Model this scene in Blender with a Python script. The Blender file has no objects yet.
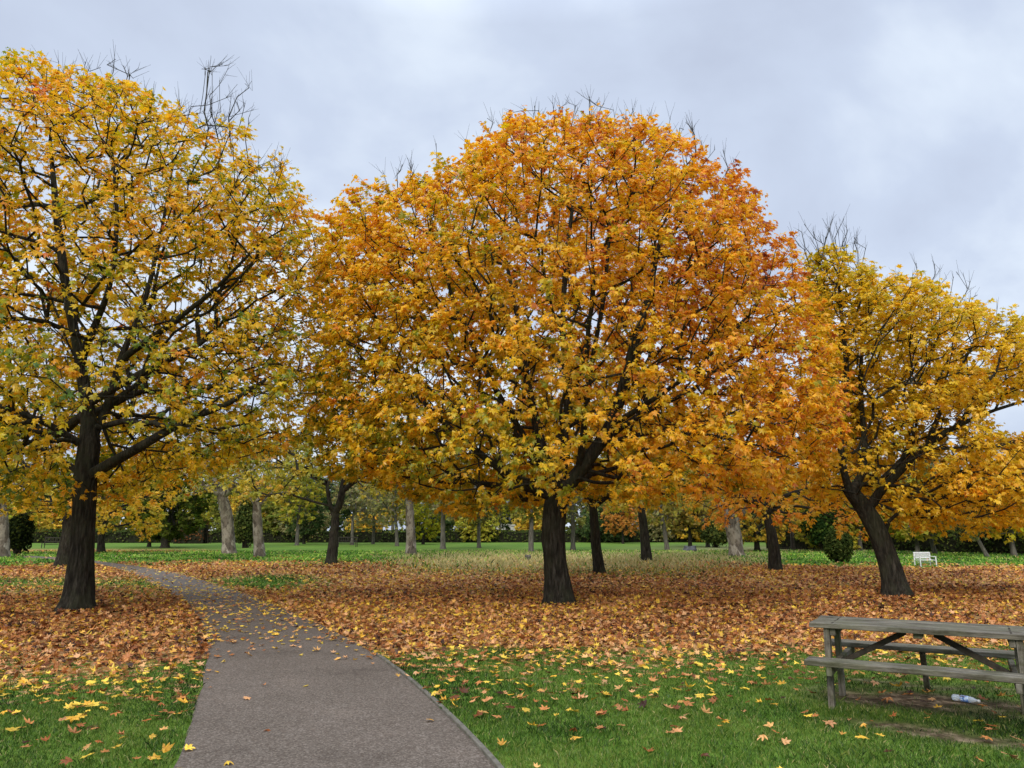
import bpy, math, random
import numpy as np
from mathutils import Vector, Matrix, noise as mnoise

random.seed(7)
R = np.random.default_rng(11)
S = bpy.context.scene
COL = S.collection
F_PX, PITCH, CAMH = 745.0, math.radians(11.1), 1.6
CP, SP = math.cos(PITCH), math.sin(PITCH)

# ---------------------------------------------------------------- projection helpers
def ray(px, py):
    dx, u = px - 512.0, 384.0 - py
    return dx, F_PX * CP - u * SP, u * CP + F_PX * SP
def at(px, py, Y):
    x, y, z = ray(px, py); t = Y / y
    return np.array([x * t, Y, CAMH + z * t])
def ground(px, py, h=0.0):
    x, y, z = ray(px, py); t = (h - CAMH) / z
    return np.array([x * t, y * t, h])
def project(p):
    p = np.asarray(p, float).reshape(-1, 3)
    x, y, z = p[:, 0], p[:, 1], p[:, 2] - CAMH
    d = np.maximum(y * CP + z * SP, 1e-3)
    u = -y * SP + z * CP
    return 512 + F_PX * x / d, 384 - F_PX * u / d
def inpoly(px, py, poly):
    poly = np.asarray(poly, float); n = len(poly)
    ins = np.zeros(px.shape, bool); j = n - 1
    for i in range(n):
        xi, yi = poly[i]; xj, yj = poly[j]
        c = ((yi > py) != (yj > py)) & (px < (xj - xi) * (py - yi) / (yj - yi + 1e-12) + xi)
        ins ^= c; j = i
    return ins
def lin(*c):
    c = np.array(c, float) / 255.0
    return np.where(c <= 0.04045, c / 12.92, ((c + 0.055) / 1.055) ** 2.4)

def vnoise(p, scale=1.0, seed=0):
    p = np.asarray(p, float) * scale + seed * 17.31
    i = np.floor(p).astype(np.int64); f = p - i; f = f * f * (3 - 2 * f)
    def h(a, b, c):
        n = (a * 374761393 + b * 668265263 + c * 2147483647 + seed * 1274126177) & 0xffffffff
        n = ((n ^ (n >> 13)) * 1274126177) & 0xffffffff
        return ((n ^ (n >> 16)) & 0xffff) / 65535.0
    r = 0
    for a in (0, 1):
        for b in (0, 1):
            for c in (0, 1):
                w = (f[:, 0] if a else 1 - f[:, 0]) * (f[:, 1] if b else 1 - f[:, 1]) * (f[:, 2] if c else 1 - f[:, 2])
                r = r + w * h(i[:, 0] + a, i[:, 1] + b, i[:, 2] + c)
    return r
def fbm(p, scale=1.0, seed=0):
    return 0.55 * vnoise(p, scale, seed) + 0.29 * vnoise(p, scale * 2.1, seed + 1) + 0.16 * vnoise(p, scale * 4.3, seed + 2)
def P2(x, y): return np.stack([x, y, np.zeros_like(x)], 1)

# ---------------------------------------------------------------- object helpers
def mesh_np(name, V, loops, starts, totals, mat, parent=None, fcol=None, smooth=False, vattr=None):
    me = bpy.data.meshes.new(name)
    me.vertices.add(len(V)); me.vertices.foreach_set('co', np.asarray(V, np.float32).ravel())
    me.loops.add(len(loops)); me.loops.foreach_set('vertex_index', np.asarray(loops, np.int32))
    me.polygons.add(len(starts)); me.polygons.foreach_set('loop_start', np.asarray(starts, np.int32))
    me.polygons.foreach_set('loop_total', np.asarray(totals, np.int32))
    me.update(calc_edges=True)
    me.polygons.foreach_set('use_smooth', np.full(len(starts), smooth, bool))
    if fcol is not None:
        a = me.attributes.new('col', 'FLOAT_COLOR', 'FACE')
        c = np.ones((len(starts), 4), np.float32); c[:, :3] = fcol
        a.data.foreach_set('color', c.ravel())
    if vattr:
        for k, v in vattr.items():
            a = me.attributes.new(k, 'FLOAT', 'POINT'); a.data.foreach_set('value', np.asarray(v, np.float32))
    if mat: me.materials.append(mat)
    o = bpy.data.objects.new(name, me); COL.objects.link(o)
    if parent: o.parent = parent
    return o
def mesh_faces(name, V, F, mat, parent=None, smooth=False, **k):
    F = [list(f) for f in F]
    tot = np.array([len(f) for f in F]); st = np.concatenate([[0], np.cumsum(tot)[:-1]])
    return mesh_np(name, V, np.concatenate([np.array(f) for f in F]), st, tot, mat, parent, smooth=smooth, **k)
def tag(o, label=None, cat=None, group=None, kind=None):
    if label: o['label'] = label
    if cat: o['category'] = cat
    if group: o['group'] = group
    if kind: o['kind'] = kind
    return o
def empty(name, loc, rz=0.0):
    o = bpy.data.objects.new(name, None); COL.objects.link(o)
    o.location = loc; o.rotation_euler = (0, 0, rz); o.empty_display_size = 0.3
    return o
def copy_tree(o, parent=None):
    c = o.copy(); COL.objects.link(c); c.parent = parent
    for ch in list(o.children): copy_tree(ch, c)
    return c

# ---------------------------------------------------------------- materials
def newmat(name):
    m = bpy.data.materials.new(name); m.use_nodes = True
    nt = m.node_tree; nt.nodes.clear()
    return m, nt
def N(nt, t, **k):
    n = nt.nodes.new(t)
    for a, b in k.items(): setattr(n, a, b)
    return n
def ramp(nt, stops):
    r = N(nt, 'ShaderNodeValToRGB'); e = r.color_ramp.elements
    e[0].position = stops[0][0]; e[0].color = (*stops[0][1], 1)
    e[1].position = stops[-1][0]; e[1].color = (*stops[-1][1], 1)
    for p, c in stops[1:-1]:
        x = e.new(p); x.color = (*c, 1)
    return r
def noise_node(nt, vec, scale, detail=4, rough=0.55, dist=0.0):
    n = N(nt, 'ShaderNodeTexNoise'); n.inputs['Scale'].default_value = scale
    n.inputs['Detail'].default_value = detail; n.inputs['Roughness'].default_value = rough
    n.inputs['Distortion'].default_value = dist
    if vec: nt.links.new(vec, n.inputs['Vector'])
    return n
def mapping(nt, scale, out='Object'):
    tc = N(nt, 'ShaderNodeTexCoord'); mp = N(nt, 'ShaderNodeMapping')
    mp.inputs['Scale'].default_value = scale
    nt.links.new(tc.outputs[out], mp.inputs['Vector'])
    return mp.outputs['Vector']
def mixc(nt, fac, a, b, mode='MIX'):
    m = N(nt, 'ShaderNodeMix', data_type='RGBA', blend_type=mode)
    for i, v in ((0, fac), (6, a), (7, b)):
        if hasattr(v, 'is_linked') or hasattr(v, 'links'): nt.links.new(v, m.inputs[i])
        elif i == 0: m.inputs[0].default_value = v
        else: m.inputs[i].default_value = (*v, 1)
    return m.outputs[2]
def leaf_mat(name, trans=0.42, objcol=False, gloss=0.04):
    m, nt = newmat(name)
    at_ = N(nt, 'ShaderNodeAttribute', attribute_name='col')
    c = at_.outputs['Color']
    if name == 'single_fallen_leaf':
        nv = noise_node(nt, mapping(nt, (1, 1, 1)), 3.5, 5, 0.7); rv = ramp(nt, [(0.36, (0.45, 0.30, 0.2)), (0.5, (0.95, 0.93, 0.9)), (0.7, (1.08, 1.08, 1.05))])
        nt.links.new(nv.outputs[0], rv.inputs[0]); c = mixc(nt, 1.0, c, rv.outputs[0], 'MULTIPLY')
    if objcol:
        oi = N(nt, 'ShaderNodeObjectInfo'); c = mixc(nt, 1.0, oi.outputs['Color'], c, 'MULTIPLY')
    d = N(nt, 'ShaderNodeBsdfDiffuse'); t = N(nt, 'ShaderNodeBsdfTranslucent')
    g = N(nt, 'ShaderNodeBsdfGlossy'); g.inputs['Roughness'].default_value = 0.45
    mx = N(nt, 'ShaderNodeMixShader'); mx.inputs[0].default_value = trans
    m2 = N(nt, 'ShaderNodeMixShader'); m2.inputs[0].default_value = gloss
    o = N(nt, 'ShaderNodeOutputMaterial')
    nt.links.new(c, d.inputs[0]); nt.links.new(c, t.inputs[0])
    nt.links.new(d.outputs[0], mx.inputs[1]); nt.links.new(t.outputs[0], mx.inputs[2])
    nt.links.new(mx.outputs[0], m2.inputs[1]); nt.links.new(g.outputs[0], m2.inputs[2])
    nt.links.new(m2.outputs[0], o.inputs[0])
    return m
def principled(name, stops, scale=(1, 1, 1), nscale=6, rough=0.9, bump=0.3, bdist=0.01, detail=6, coord='Object', spec=0.2, bscale=None, dist=0.0):
    m, nt = newmat(name)
    v = mapping(nt, scale, coord)
    n = noise_node(nt, v, nscale, detail, 0.62, dist)
    r = ramp(nt, stops); nt.links.new(n.outputs[0], r.inputs[0])
    b = N(nt, 'ShaderNodeBsdfPrincipled'); b.inputs['Roughness'].default_value = rough
    b.inputs['Specular IOR Level'].default_value = spec
    nt.links.new(r.outputs[0], b.inputs['Base Color'])
    if bump:
        n2 = noise_node(nt, v, bscale or nscale * 2.5, 6, 0.7, dist)
        bp = N(nt, 'ShaderNodeBump'); bp.inputs['Strength'].default_value = bump; bp.inputs['Distance'].default_value = bdist
        nt.links.new(n2.outputs[0], bp.inputs['Height']); nt.links.new(bp.outputs[0], b.inputs['Normal'])
    o = N(nt, 'ShaderNodeOutputMaterial'); nt.links.new(b.outputs[0], o.inputs[0])
    return m

M = {}
M['leaf'] = leaf_mat('maple_leaves', 0.5)
M['farleaf'] = leaf_mat('distant_foliage', 0.45, True, 0.0)
M['litter'] = leaf_mat('fallen_leaves', 0.12, gloss=0.03)
M['hedge'] = leaf_mat('hedge_leaves', 0.2, gloss=0.0)
M['oneleaf'] = leaf_mat('single_fallen_leaf', 0.12, True, 0.03)
M['grass'] = leaf_mat('grass_blades', 0.35, gloss=0.03)
def bark_mat():
    m, nt = newmat('dark_bark')
    v = mapping(nt, (1, 1, 0.16)); v2 = mapping(nt, (1, 1, 0.7))
    n = noise_node(nt, v, 22, 6, 0.65); r = ramp(nt, [(0.3, (0.008, 0.007, 0.0055)), (0.48, (0.025, 0.022, 0.017)), (0.6, (0.048, 0.043, 0.033)), (0.74, (0.095, 0.087, 0.068))]); nt.links.new(n.outputs[0], r.inputs[0])
    n2 = noise_node(nt, v2, 3.0, 6, 0.65); r2 = ramp(nt, [(0.46, (0, 0, 0)), (0.62, (1, 1, 1))]); nt.links.new(n2.outputs[0], r2.inputs[0])
    ml = N(nt, 'ShaderNodeMath', operation='MULTIPLY'); nt.links.new(r2.outputs[0], ml.inputs[0]); ml.inputs[1].default_value = 0.5
    c = mixc(nt, ml.outputs[0], r.outputs[0], (0.042, 0.046, 0.025))
    b = N(nt, 'ShaderNodeBsdfPrincipled'); b.inputs['Roughness'].default_value = 0.95; b.inputs['Specular IOR Level'].default_value = 0.1; nt.links.new(c, b.inputs['Base Color'])
    bp = N(nt, 'ShaderNodeBump'); bp.inputs['Strength'].default_value = 1.0; bp.inputs['Distance'].default_value = 0.035
    nt.links.new(n.outputs[0], bp.inputs['Height']); nt.links.new(bp.outputs[0], b.inputs['Normal'])
    o = N(nt, 'ShaderNodeOutputMaterial'); nt.links.new(b.outputs[0], o.inputs[0]); return m
M['bark'] = bark_mat()
M['greybark'] = principled('grey_bark', [(0.3, (0.05, 0.045, 0.036)), (0.55, (0.13, 0.118, 0.095)), (0.75, (0.21, 0.195, 0.16))],
                           (1, 1, 0.2), 9, 0.95, 0.8, 0.04, spec=0.1)
M['twig'] = principled('twig_bark', [(0.3, (0.022, 0.018, 0.013)), (0.7, (0.06, 0.05, 0.036))], (1, 1, 1), 8, 0.9, 0, spec=0.1)
M['wood'] = None

def plane_bark():
    m, nt = newmat('mottled_plane_bark')
    v = mapping(nt, (1, 1, 0.55))
    n = noise_node(nt, v, 2.2, 3, 0.5); vo = N(nt, 'ShaderNodeTexVoronoi'); vo.inputs['Scale'].default_value = 5
    mm = N(nt, 'ShaderNodeMix', data_type='VECTOR'); mm.inputs[0].default_value = 0.25
    nt.links.new(v, mm.inputs[4]); nt.links.new(n.outputs['Color'], mm.inputs[5]); nt.links.new(mm.outputs[1], vo.inputs['Vector'])
    r = ramp(nt, [(0.0, (0.09, 0.07, 0.05)), (0.3, (0.17, 0.135, 0.10)), (0.5, (0.24, 0.20, 0.15)), (0.75, (0.38, 0.33, 0.26)), (1.0, (0.12, 0.09, 0.06))])
    s = N(nt, 'ShaderNodeSeparateColor'); nt.links.new(vo.outputs['Color'], s.inputs[0]); nt.links.new(s.outputs[0], r.inputs[0])
    # dark streaks
    n2 = noise_node(nt, v, 6, 5, 0.7); r2 = ramp(nt, [(0.38, (0.3, 0.26, 0.2)), (0.52, (1, 1, 1))]); nt.links.new(n2.outputs[0], r2.inputs[0])
    c = mixc(nt, 0.8, r.outputs[0], r2.outputs[0], 'MULTIPLY')
    b = N(nt, 'ShaderNodeBsdfPrincipled'); b.inputs['Roughness'].default_value = 0.9; nt.links.new(c, b.inputs['Base Color'])
    bp = N(nt, 'ShaderNodeBump'); bp.inputs['Strength'].default_value = 0.6; bp.inputs['Distance'].default_value = 0.05
    nt.links.new(n2.outputs[0], bp.inputs['Height']); nt.links.new(bp.outputs[0], b.inputs['Normal'])
    o = N(nt, 'ShaderNodeOutputMaterial'); nt.links.new(b.outputs[0], o.inputs[0])
    return m
M['plane'] = plane_bark()

# ---------------------------------------------------------------- leaf templates
def tmpl_maple():
    pol = [(270, .13), (308, .22), (350, .42), (14, .25), (42, .53), (63, .29), (90, .58), (117, .29), (138, .53), (166, .25), (190, .42), (232, .22)]
    v = [(0, 0, 0)] + [(math.cos(math.radians(a)) * r, math.sin(math.radians(a)) * r, 0) for a, r in pol]
    n = len(pol)
    return np.array(v), [(0, 1 + i, 1 + (i + 1) % n) for i in range(n)]
def tmpl_simple():
    v = [(0, -.42, 0), (.48, -.05, 0), (.2, .18, 0), (0, .55, 0), (-.25, .14, 0), (-.46, -.02, 0)]
    return np.array(v), [(0, 1, 2), (0, 2, 3, 4), (0, 4, 5)]
MAPLE, SIMPLE = tmpl_maple(), tmpl_simple()

def norm(a): return a / np.maximum(np.linalg.norm(a, axis=-1, keepdims=True), 1e-9)
def leaves_mesh(name, C, NRM, DIR, size, color, mat, parent=None, tmpl=MAPLE, curl=0.5, fold=0.25):
    TV, TF = tmpl; n = len(C); m = len(TV)
    NRM = norm(NRM); B = norm(np.cross(DIR, NRM)); D = np.cross(NRM, B)
    cu = R.normal(curl, 0.35, n)[:, None] if curl else np.zeros((n, 1))
    fo = R.normal(fold, 0.25, n)[:, None]
    asp = R.uniform(0.8, 1.15, n)[:, None]
    x = TV[None, :, 0] * asp; y = np.repeat(TV[None, :, 1], n, 0)
    jit = R.normal(0, 0.035, (n, m))
    z = -cu * (x * x + y * y) - fo * np.abs(x) + jit
    V = C[:, None, :] + size[:, None, None] * (x[..., None] * B[:, None, :] + y[..., None] * D[:, None, :] + z[..., None] * NRM[:, None, :])
    fl = np.concatenate([np.array(f) for f in TF]); ft = np.array([len(f) for f in TF])
    loops = (fl[None, :] + (np.arange(n) * m)[:, None]).ravel()
    totals = np.tile(ft, n); starts = np.concatenate([[0], np.cumsum(totals)[:-1]])
    return mesh_np(name, V.reshape(-1, 3), loops, starts, totals, mat, parent, fcol=np.repeat(color, len(TF), 0))

def palette(t, stops):
    t = np.clip(t, 0, 1); xs = [s[0] for s in stops]; cs = np.array([lin(*s[1]) for s in stops])
    return np.stack([np.interp(t, xs, cs[:, k]) for k in range(3)], 1)

# ---------------------------------------------------------------- tubes
class Tubes:
    def __init__(s): s.V = []; s.F = []; s.n = 0
    def add(s, P, r, k, cap=True, wob=0.0, furrow=0.0, flare=0.0, seed=0):
        P = np.asarray(P, float); r = np.asarray(r, float); n = len(P)
        T = np.gradient(P, axis=0); T = norm(T)
        u = np.cross(T[0], [0.3, 0.9, 0.1]); u /= np.linalg.norm(u)
        ang = np.linspace(0, 2 * math.pi, k, endpoint=False)
        rings = []
        for i in range(n):
            u = u - T[i] * np.dot(u, T[i]); u /= np.linalg.norm(u); w = np.cross(T[i], u)
            rad = np.full(k, r[i])
            if flare:
                h = max(P[i][2] - 0.0, 0)
                rad = rad * (1 + flare * math.exp(-h / 0.16) * (0.75 + 0.45 * np.cos(ang * 5 + seed) * np.cos(ang * 2 + 1.3 * seed)) + 0.12 * math.exp(-h / 0.7))
            if furrow:
                q = np.stack([np.cos(ang) * 2.2, np.sin(ang) * 2.2, np.full(k, P[i][2] * 0.9)], 1)
                rad = rad * (1 + furrow * (vnoise(q * 3.2, 1, seed) - 0.5) * 1.2 + wob * (vnoise(q * 0.6, 1, seed + 5) - 0.5))
            rings.append(P[i] + rad[:, None] * (np.cos(ang)[:, None] * u + np.sin(ang)[:, None] * w))
        b = s.n; s.V.append(np.concatenate(rings))
        i0 = (np.arange(n - 1) * k)[:, None]; j = np.arange(k)[None, :]; j2 = (j + 1) % k
        q = np.stack([i0 + j, i0 + j2, i0 + k + j2, i0 + k + j], -1).reshape(-1, 4) + b
        s.F.append(q); s.n += n * k
    def sticks(s, A, B, r):                       # many thin three-sided twigs at once
        A = np.asarray(A); B = np.asarray(B); T = norm(B - A); n = len(A)
        U = norm(np.cross(T, R.normal(size=(n, 3)))); W = np.cross(T, U)
        vs = []
        for P, rr in ((A, r), (B, r * 0.45)):
            for a in (0, 2.094, 4.189):
                vs.append(P + rr[:, None] * (math.cos(a) * U + math.sin(a) * W))
        V = np.stack(vs, 1).reshape(-1, 3)
        q = np.array([[0, 1, 4, 3], [1, 2, 5, 4], [2, 0, 3, 5]])
        s.V.append(V); s.F.append((q[None] + (np.arange(n) * 6)[:, None, None]).reshape(-1, 4) + s.n); s.n += len(V)
    def build(s, name, mat, parent=None, smooth=True):
        V = np.concatenate(s.V); F = np.concatenate(s.F)
        return mesh_np(name, V, F.ravel(), np.arange(len(F)) * 4, np.full(len(F), 4), mat, parent, smooth=smooth)

# ---------------------------------------------------------------- tree growth
def resample(P, step):
    P = np.asarray(P, float); d = np.concatenate([[0], np.cumsum(np.linalg.norm(np.diff(P, axis=0), axis=1))])
    n = max(2, int(d[-1] / step) + 1); s = np.linspace(0, d[-1], n)
    Q = np.stack([np.interp(s, d, P[:, k]) for k in range(3)], 1)
    for _ in range(2): Q[1:-1] = 0.5 * Q[1:-1] + 0.25 * (Q[:-2] + Q[2:])
    return Q
def grow(stem, limbs, pts, nleafy, alpha=0.35, step=0.35, rtip=0.006, rfork=0.2, sag=0.25, limb_r=None):
    """stem: polyline; limbs: polylines starting anywhere near the stem; pts: targets.  returns pos, parent, radius, tip ids, stem count"""
    pos = []; par = []; path = []
    def chain(P, parent, base):
        for i, p in enumerate(P):
            pos.append(np.array(p)); par.append(parent)
            path.append(base + (np.linalg.norm(pos[-1] - pos[parent]) if parent >= 0 else 0)); base = path[-1]
            parent = len(pos) - 1
        return parent
    st = resample(stem, step * 0.6); chain(st, -1, 0.0); ns = len(pos)
    top = path[-1]; path = [top * 0.0 + max(0, (top - q)) * 1.5 for q in path]     # prefer the fork, not the stem foot
    lmin = {}
    for li, L in enumerate(limbs):
        Q = resample(L, step * 0.8); A = np.array(pos); n0 = len(pos)
        d = np.linalg.norm(A - Q[0], axis=1); d[:max(1, ns // 2)] += 5
        j = int(np.argmin(d)); chain(Q[1:] if d[j] < 0.15 else Q, j, path[j])
        if limb_r:
            for q in range(n0, len(pos)): lmin[q] = limb_r[li] * (1 - 0.75 * (q - n0) / max(1, len(pos) - n0))
    cap = len(pos) + len(pts) * 12
    A = np.zeros((cap, 3)); n = len(pos); A[:n] = pos; PL = np.zeros(cap); PL[:n] = path
    PAR = np.full(cap, -1); PAR[:n] = par
    TAN = np.zeros((cap, 3)); 
    for i in range(n): TAN[i] = (A[i] - A[PAR[i]]) if PAR[i] >= 0 else (0, 0, 1)
    TAN[:n] = norm(TAN[:n])
    lo = max(1, ns - 2)
    d0 = np.min(np.linalg.norm(pts[:, None, :] - A[None, lo:n:3, :], axis=2), axis=1)
    tips = []
    order = np.argsort(d0); order = np.concatenate([order[order < nleafy], order[order >= nleafy]])
    for k in order:
        p = pts[k]; dv = p - A[lo:n]; d = np.linalg.norm(dv, axis=1) + 1e-6
        back = np.maximum(0, -np.einsum('ij,ij->i', dv, TAN[lo:n]) / d)
        c = d * (1 + 0.5 * back) + alpha * PL[lo:n] + sag * np.maximum(0, -dv[:, 2])
        if k >= nleafy: c = c + 1.0 * np.linalg.norm(dv[:, :2], axis=1) + 3 * (dv[:, 2] < 0.05)
        j = int(np.argmin(c)) + lo; L = d[j - lo]
        m = max(1, min(10, int(L / step))); a = A[j]; tan = TAN[j] * L * 0.45; e = np.array([0, 0, 0.25]) * L * 0.6 + (p - a) * 0.4
        if k >= nleafy: tan = tan * 0.3; e = np.array([0, 0, 1.0]) * L * 0.7 + (p - a) * 0.3
        last = j; 
        for q in range(1, m + 1):
            s = q / m; h00 = 2*s**3-3*s*s+1; h10 = s**3-2*s*s+s; h01 = -2*s**3+3*s*s; h11 = s**3-s*s
            x = h00 * a + h10 * tan + h01 * p + h11 * e
            if q < m: x = x + R.normal(0, 0.025 * min(L, 1.5), 3)
            A[n] = x; PAR[n] = last; PL[n] = PL[last] + np.linalg.norm(x - A[last])
            v = x - A[last]; TAN[n] = v / (np.linalg.norm(v) + 1e-9); last = n; n += 1
        tips.append(last)
    A = A[:n]; PAR = PAR[:n]
    cnt = np.zeros(n)
    for t in tips: cnt[t] += 1
    hasch = np.zeros(n, bool); hasch[PAR[PAR >= 0]] = True
    cnt[(~hasch) & (cnt == 0)] = 1
    for i in range(n - 1, 0, -1): cnt[PAR[i]] += cnt[i]
    tot = cnt[ns - 1:].max() if n > ns else 2
    ex = math.log(max(tot, 3)) / math.log(rfork / rtip)
    rad = rtip * np.maximum(cnt, 1) ** (1 / ex)
    for q, v in lmin.items(): rad[q] = max(min(rad[q], v * 1.35), v)
    return A, PAR, rad, np.array(tips), ns
def branch_tubes(A, PAR, rad, ns, kbig=9):
    n = len(A); ch = [[] for _ in range(n)]
    for i in range(1, n): ch[PAR[i]].append(i)
    T = Tubes(); starts = []
    for i in range(ns):
        for c in ch[i]:
            if c >= ns: starts.append((i, c))
    while starts:
        p, c = starts.pop(); idx = [c]
        while ch[idx[-1]]:
            k = sorted(ch[idx[-1]], key=lambda q: -rad[q]); 
            for o in k[1:]: starts.append((idx[-1], o))
            idx.append(k[0])
        P = np.concatenate([[A[p]], A[idx]]); r = np.concatenate([[rad[idx[0]] * 1.12], rad[idx]])
        if len(r) > 3: r[1:-1] = 0.5 * r[1:-1] + 0.25 * (r[:-2] + r[2:])
        k = 3 if r[0] < 0.012 else (5 if r[0] < 0.035 else (7 if r[0] < 0.09 else kbig + 2))
        T.add(P, r, k)
    return T

def thin(q, axis_y, clear):
    a, b = project(q); k = np.ones(len(q), bool)
    for cx, cy, rx, ry, p in clear or ():
        k &= ~((((a - cx) / rx) ** 2 + ((b - cy) / ry) ** 2 < 1) & (q[:, 1] < axis_y + 0.3) & (R.uniform(0, 1, len(q)) < p))
    return k
def crown_points(n, axis, Y, rD, poly=None, prof=None, outer=0.45, gap=0.32, gscale=0.55, seed=1, hollow=0.3, front=1.0, botfree=0.0, lump=0.16, clear=None):
    """targets through the crown volume; poly (outline at the tree's own distance) or prof (z, r) list"""
    if poly is not None:
        W = np.array([at(a, b, Y) for a, b in poly]); z0, z1 = W[:, 2].min(), W[:, 2].max()
        zs = np.linspace(z0 + 1e-3, z1 - 1e-3, 24); lo = []; hi = []
        pw = np.stack([W[:, 0], W[:, 2]], 1)
        for z in zs:
            xs = []
            for i in range(len(pw)):
                a, b = pw[i], pw[(i + 1) % len(pw)]
                if (a[1] > z) != (b[1] > z): xs.append(a[0] + (b[0] - a[0]) * (z - a[1]) / (b[1] - a[1]))
            lo.append(min(xs)); hi.append(max(xs))
        lo, hi = np.array(lo), np.array(hi)
    else:
        prof = np.array(prof); zs = prof[:, 0]; z0, z1 = zs[0], zs[-1]; lo = axis[0] - prof[:, 1]; hi = axis[0] + prof[:, 1]
    out = []
    wmax = (hi - lo).max() / 2
    while len(out) < n:
        m = n * 3
        z = R.uniform(z0, z1, m); th = R.uniform(0, 2 * math.pi, m); rho = R.uniform(0, 1, m) ** outer
        l = np.interp(z, zs, lo); h = np.interp(z, zs, hi); cx = (l + h) / 2; w = (h - l) / 2 * (1.1 if poly is not None else 1)
        keep = R.uniform(0, 1, m) < (w / wmax) ** 1.3 + 0.04
        lm = 1 - lump * vnoise(np.stack([np.cos(th) * 2, np.sin(th) * 2, z * 0.6], 1), 1.6, seed + 9)
        x = cx + np.cos(th) * rho * w * lm; y = axis[1] + np.sin(th) * rho * lm * np.minimum(rD, w / wmax * rD * 1.15)
        q = np.stack([x, y, z], 1)
        keep &= fbm(q, gscale, seed) > gap
        keep &= ~((rho < hollow) & (z < z0 + (z1 - z0) * 0.6))
        if botfree: keep &= ~((z < z0 + botfree) & (rho < 0.55))
        if front < 1: keep &= (R.uniform(0, 1, m) < front) | (y > axis[1] - 0.5) | (rho > 0.93)
        if clear: keep &= thin(q, axis[1], clear)
        if poly is not None:
            a, b = project(q); keep &= inpoly(a, b, poly)
        out += list(q[keep])
    return np.array(out[:n])

def foliate(tips, base, nper, spread, size, colfn, centre, droop=0.5, T=None, rtw=0.004, ntw=3, seed=0):
    """twigs and leaves round every tip; returns C,NRM,DIR,size,color"""
    n = len(tips)
    k = np.maximum(1, R.poisson(nper, n)); idx = np.repeat(np.arange(n), k)
    out = norm(tips - centre); gdir = norm(tips - base)
    # twigs
    ti = np.repeat(np.arange(n), ntw)
    td = norm(gdir[ti] * 0.7 + out[ti] * 0.5 + R.normal(0, 0.75, (n * ntw, 3)) + np.array([0, 0, 0.12]))
    tl = spread * R.uniform(0.6, 1.5, n * ntw)
    TE = tips[ti] + td * tl[:, None]
    if T is not None: T.sticks(tips[ti] - gdir[ti] * 0.02, TE, np.full(len(ti), rtw))
    w = idx * ntw + R.integers(0, ntw, len(idx))
    s = R.uniform(0.1, 1.05, len(idx))
    C = tips[idx] + td[w] * (tl[w] * s)[:, None] + R.normal(0, spread * 0.2, (len(idx), 3)) * np.array([1, 1, 0.6])
    NRM = np.array([0, 0, 1.0]) + out[idx] * 0.55 + R.normal(0, 0.5, (len(idx), 3))
    DIR = td[w] * 0.6 + out[idx] * 0.4 + np.array([0, 0, -droop]) + R.normal(0, 0.45, (len(idx), 3))
    sz = size * np.clip(R.normal(1, 0.33, len(idx)), 0.4, 1.9)
    return C, NRM, DIR, sz, colfn(C, idx, n)

def stem_tube(P, r, flare, seed, k=26, furrow=0.16, wob=0.12):
    P = np.asarray(P, float); d = np.concatenate([[0], np.cumsum(np.linalg.norm(np.diff(P, axis=0), axis=1))])
    n = int(d[-1] / 0.07) + 3; s = np.linspace(0, d[-1], n)
    Q = np.stack([np.interp(s, d, P[:, c]) for c in range(3)], 1); rr = np.interp(s, d, r)
    for _ in range(6): Q[1:-1] = 0.5 * Q[1:-1] + 0.25 * (Q[:-2] + Q[2:]); rr[1:-1] = 0.5 * rr[1:-1] + 0.25 * (rr[:-2] + rr[2:])
    T = Tubes(); T.add(Q, rr, k, furrow=furrow, wob=wob, flare=flare, seed=seed)
    return T

def local(o_children, root):
    for c in o_children:
        c.data.transform(Matrix.Translation(-Vector(root.location)))

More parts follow.
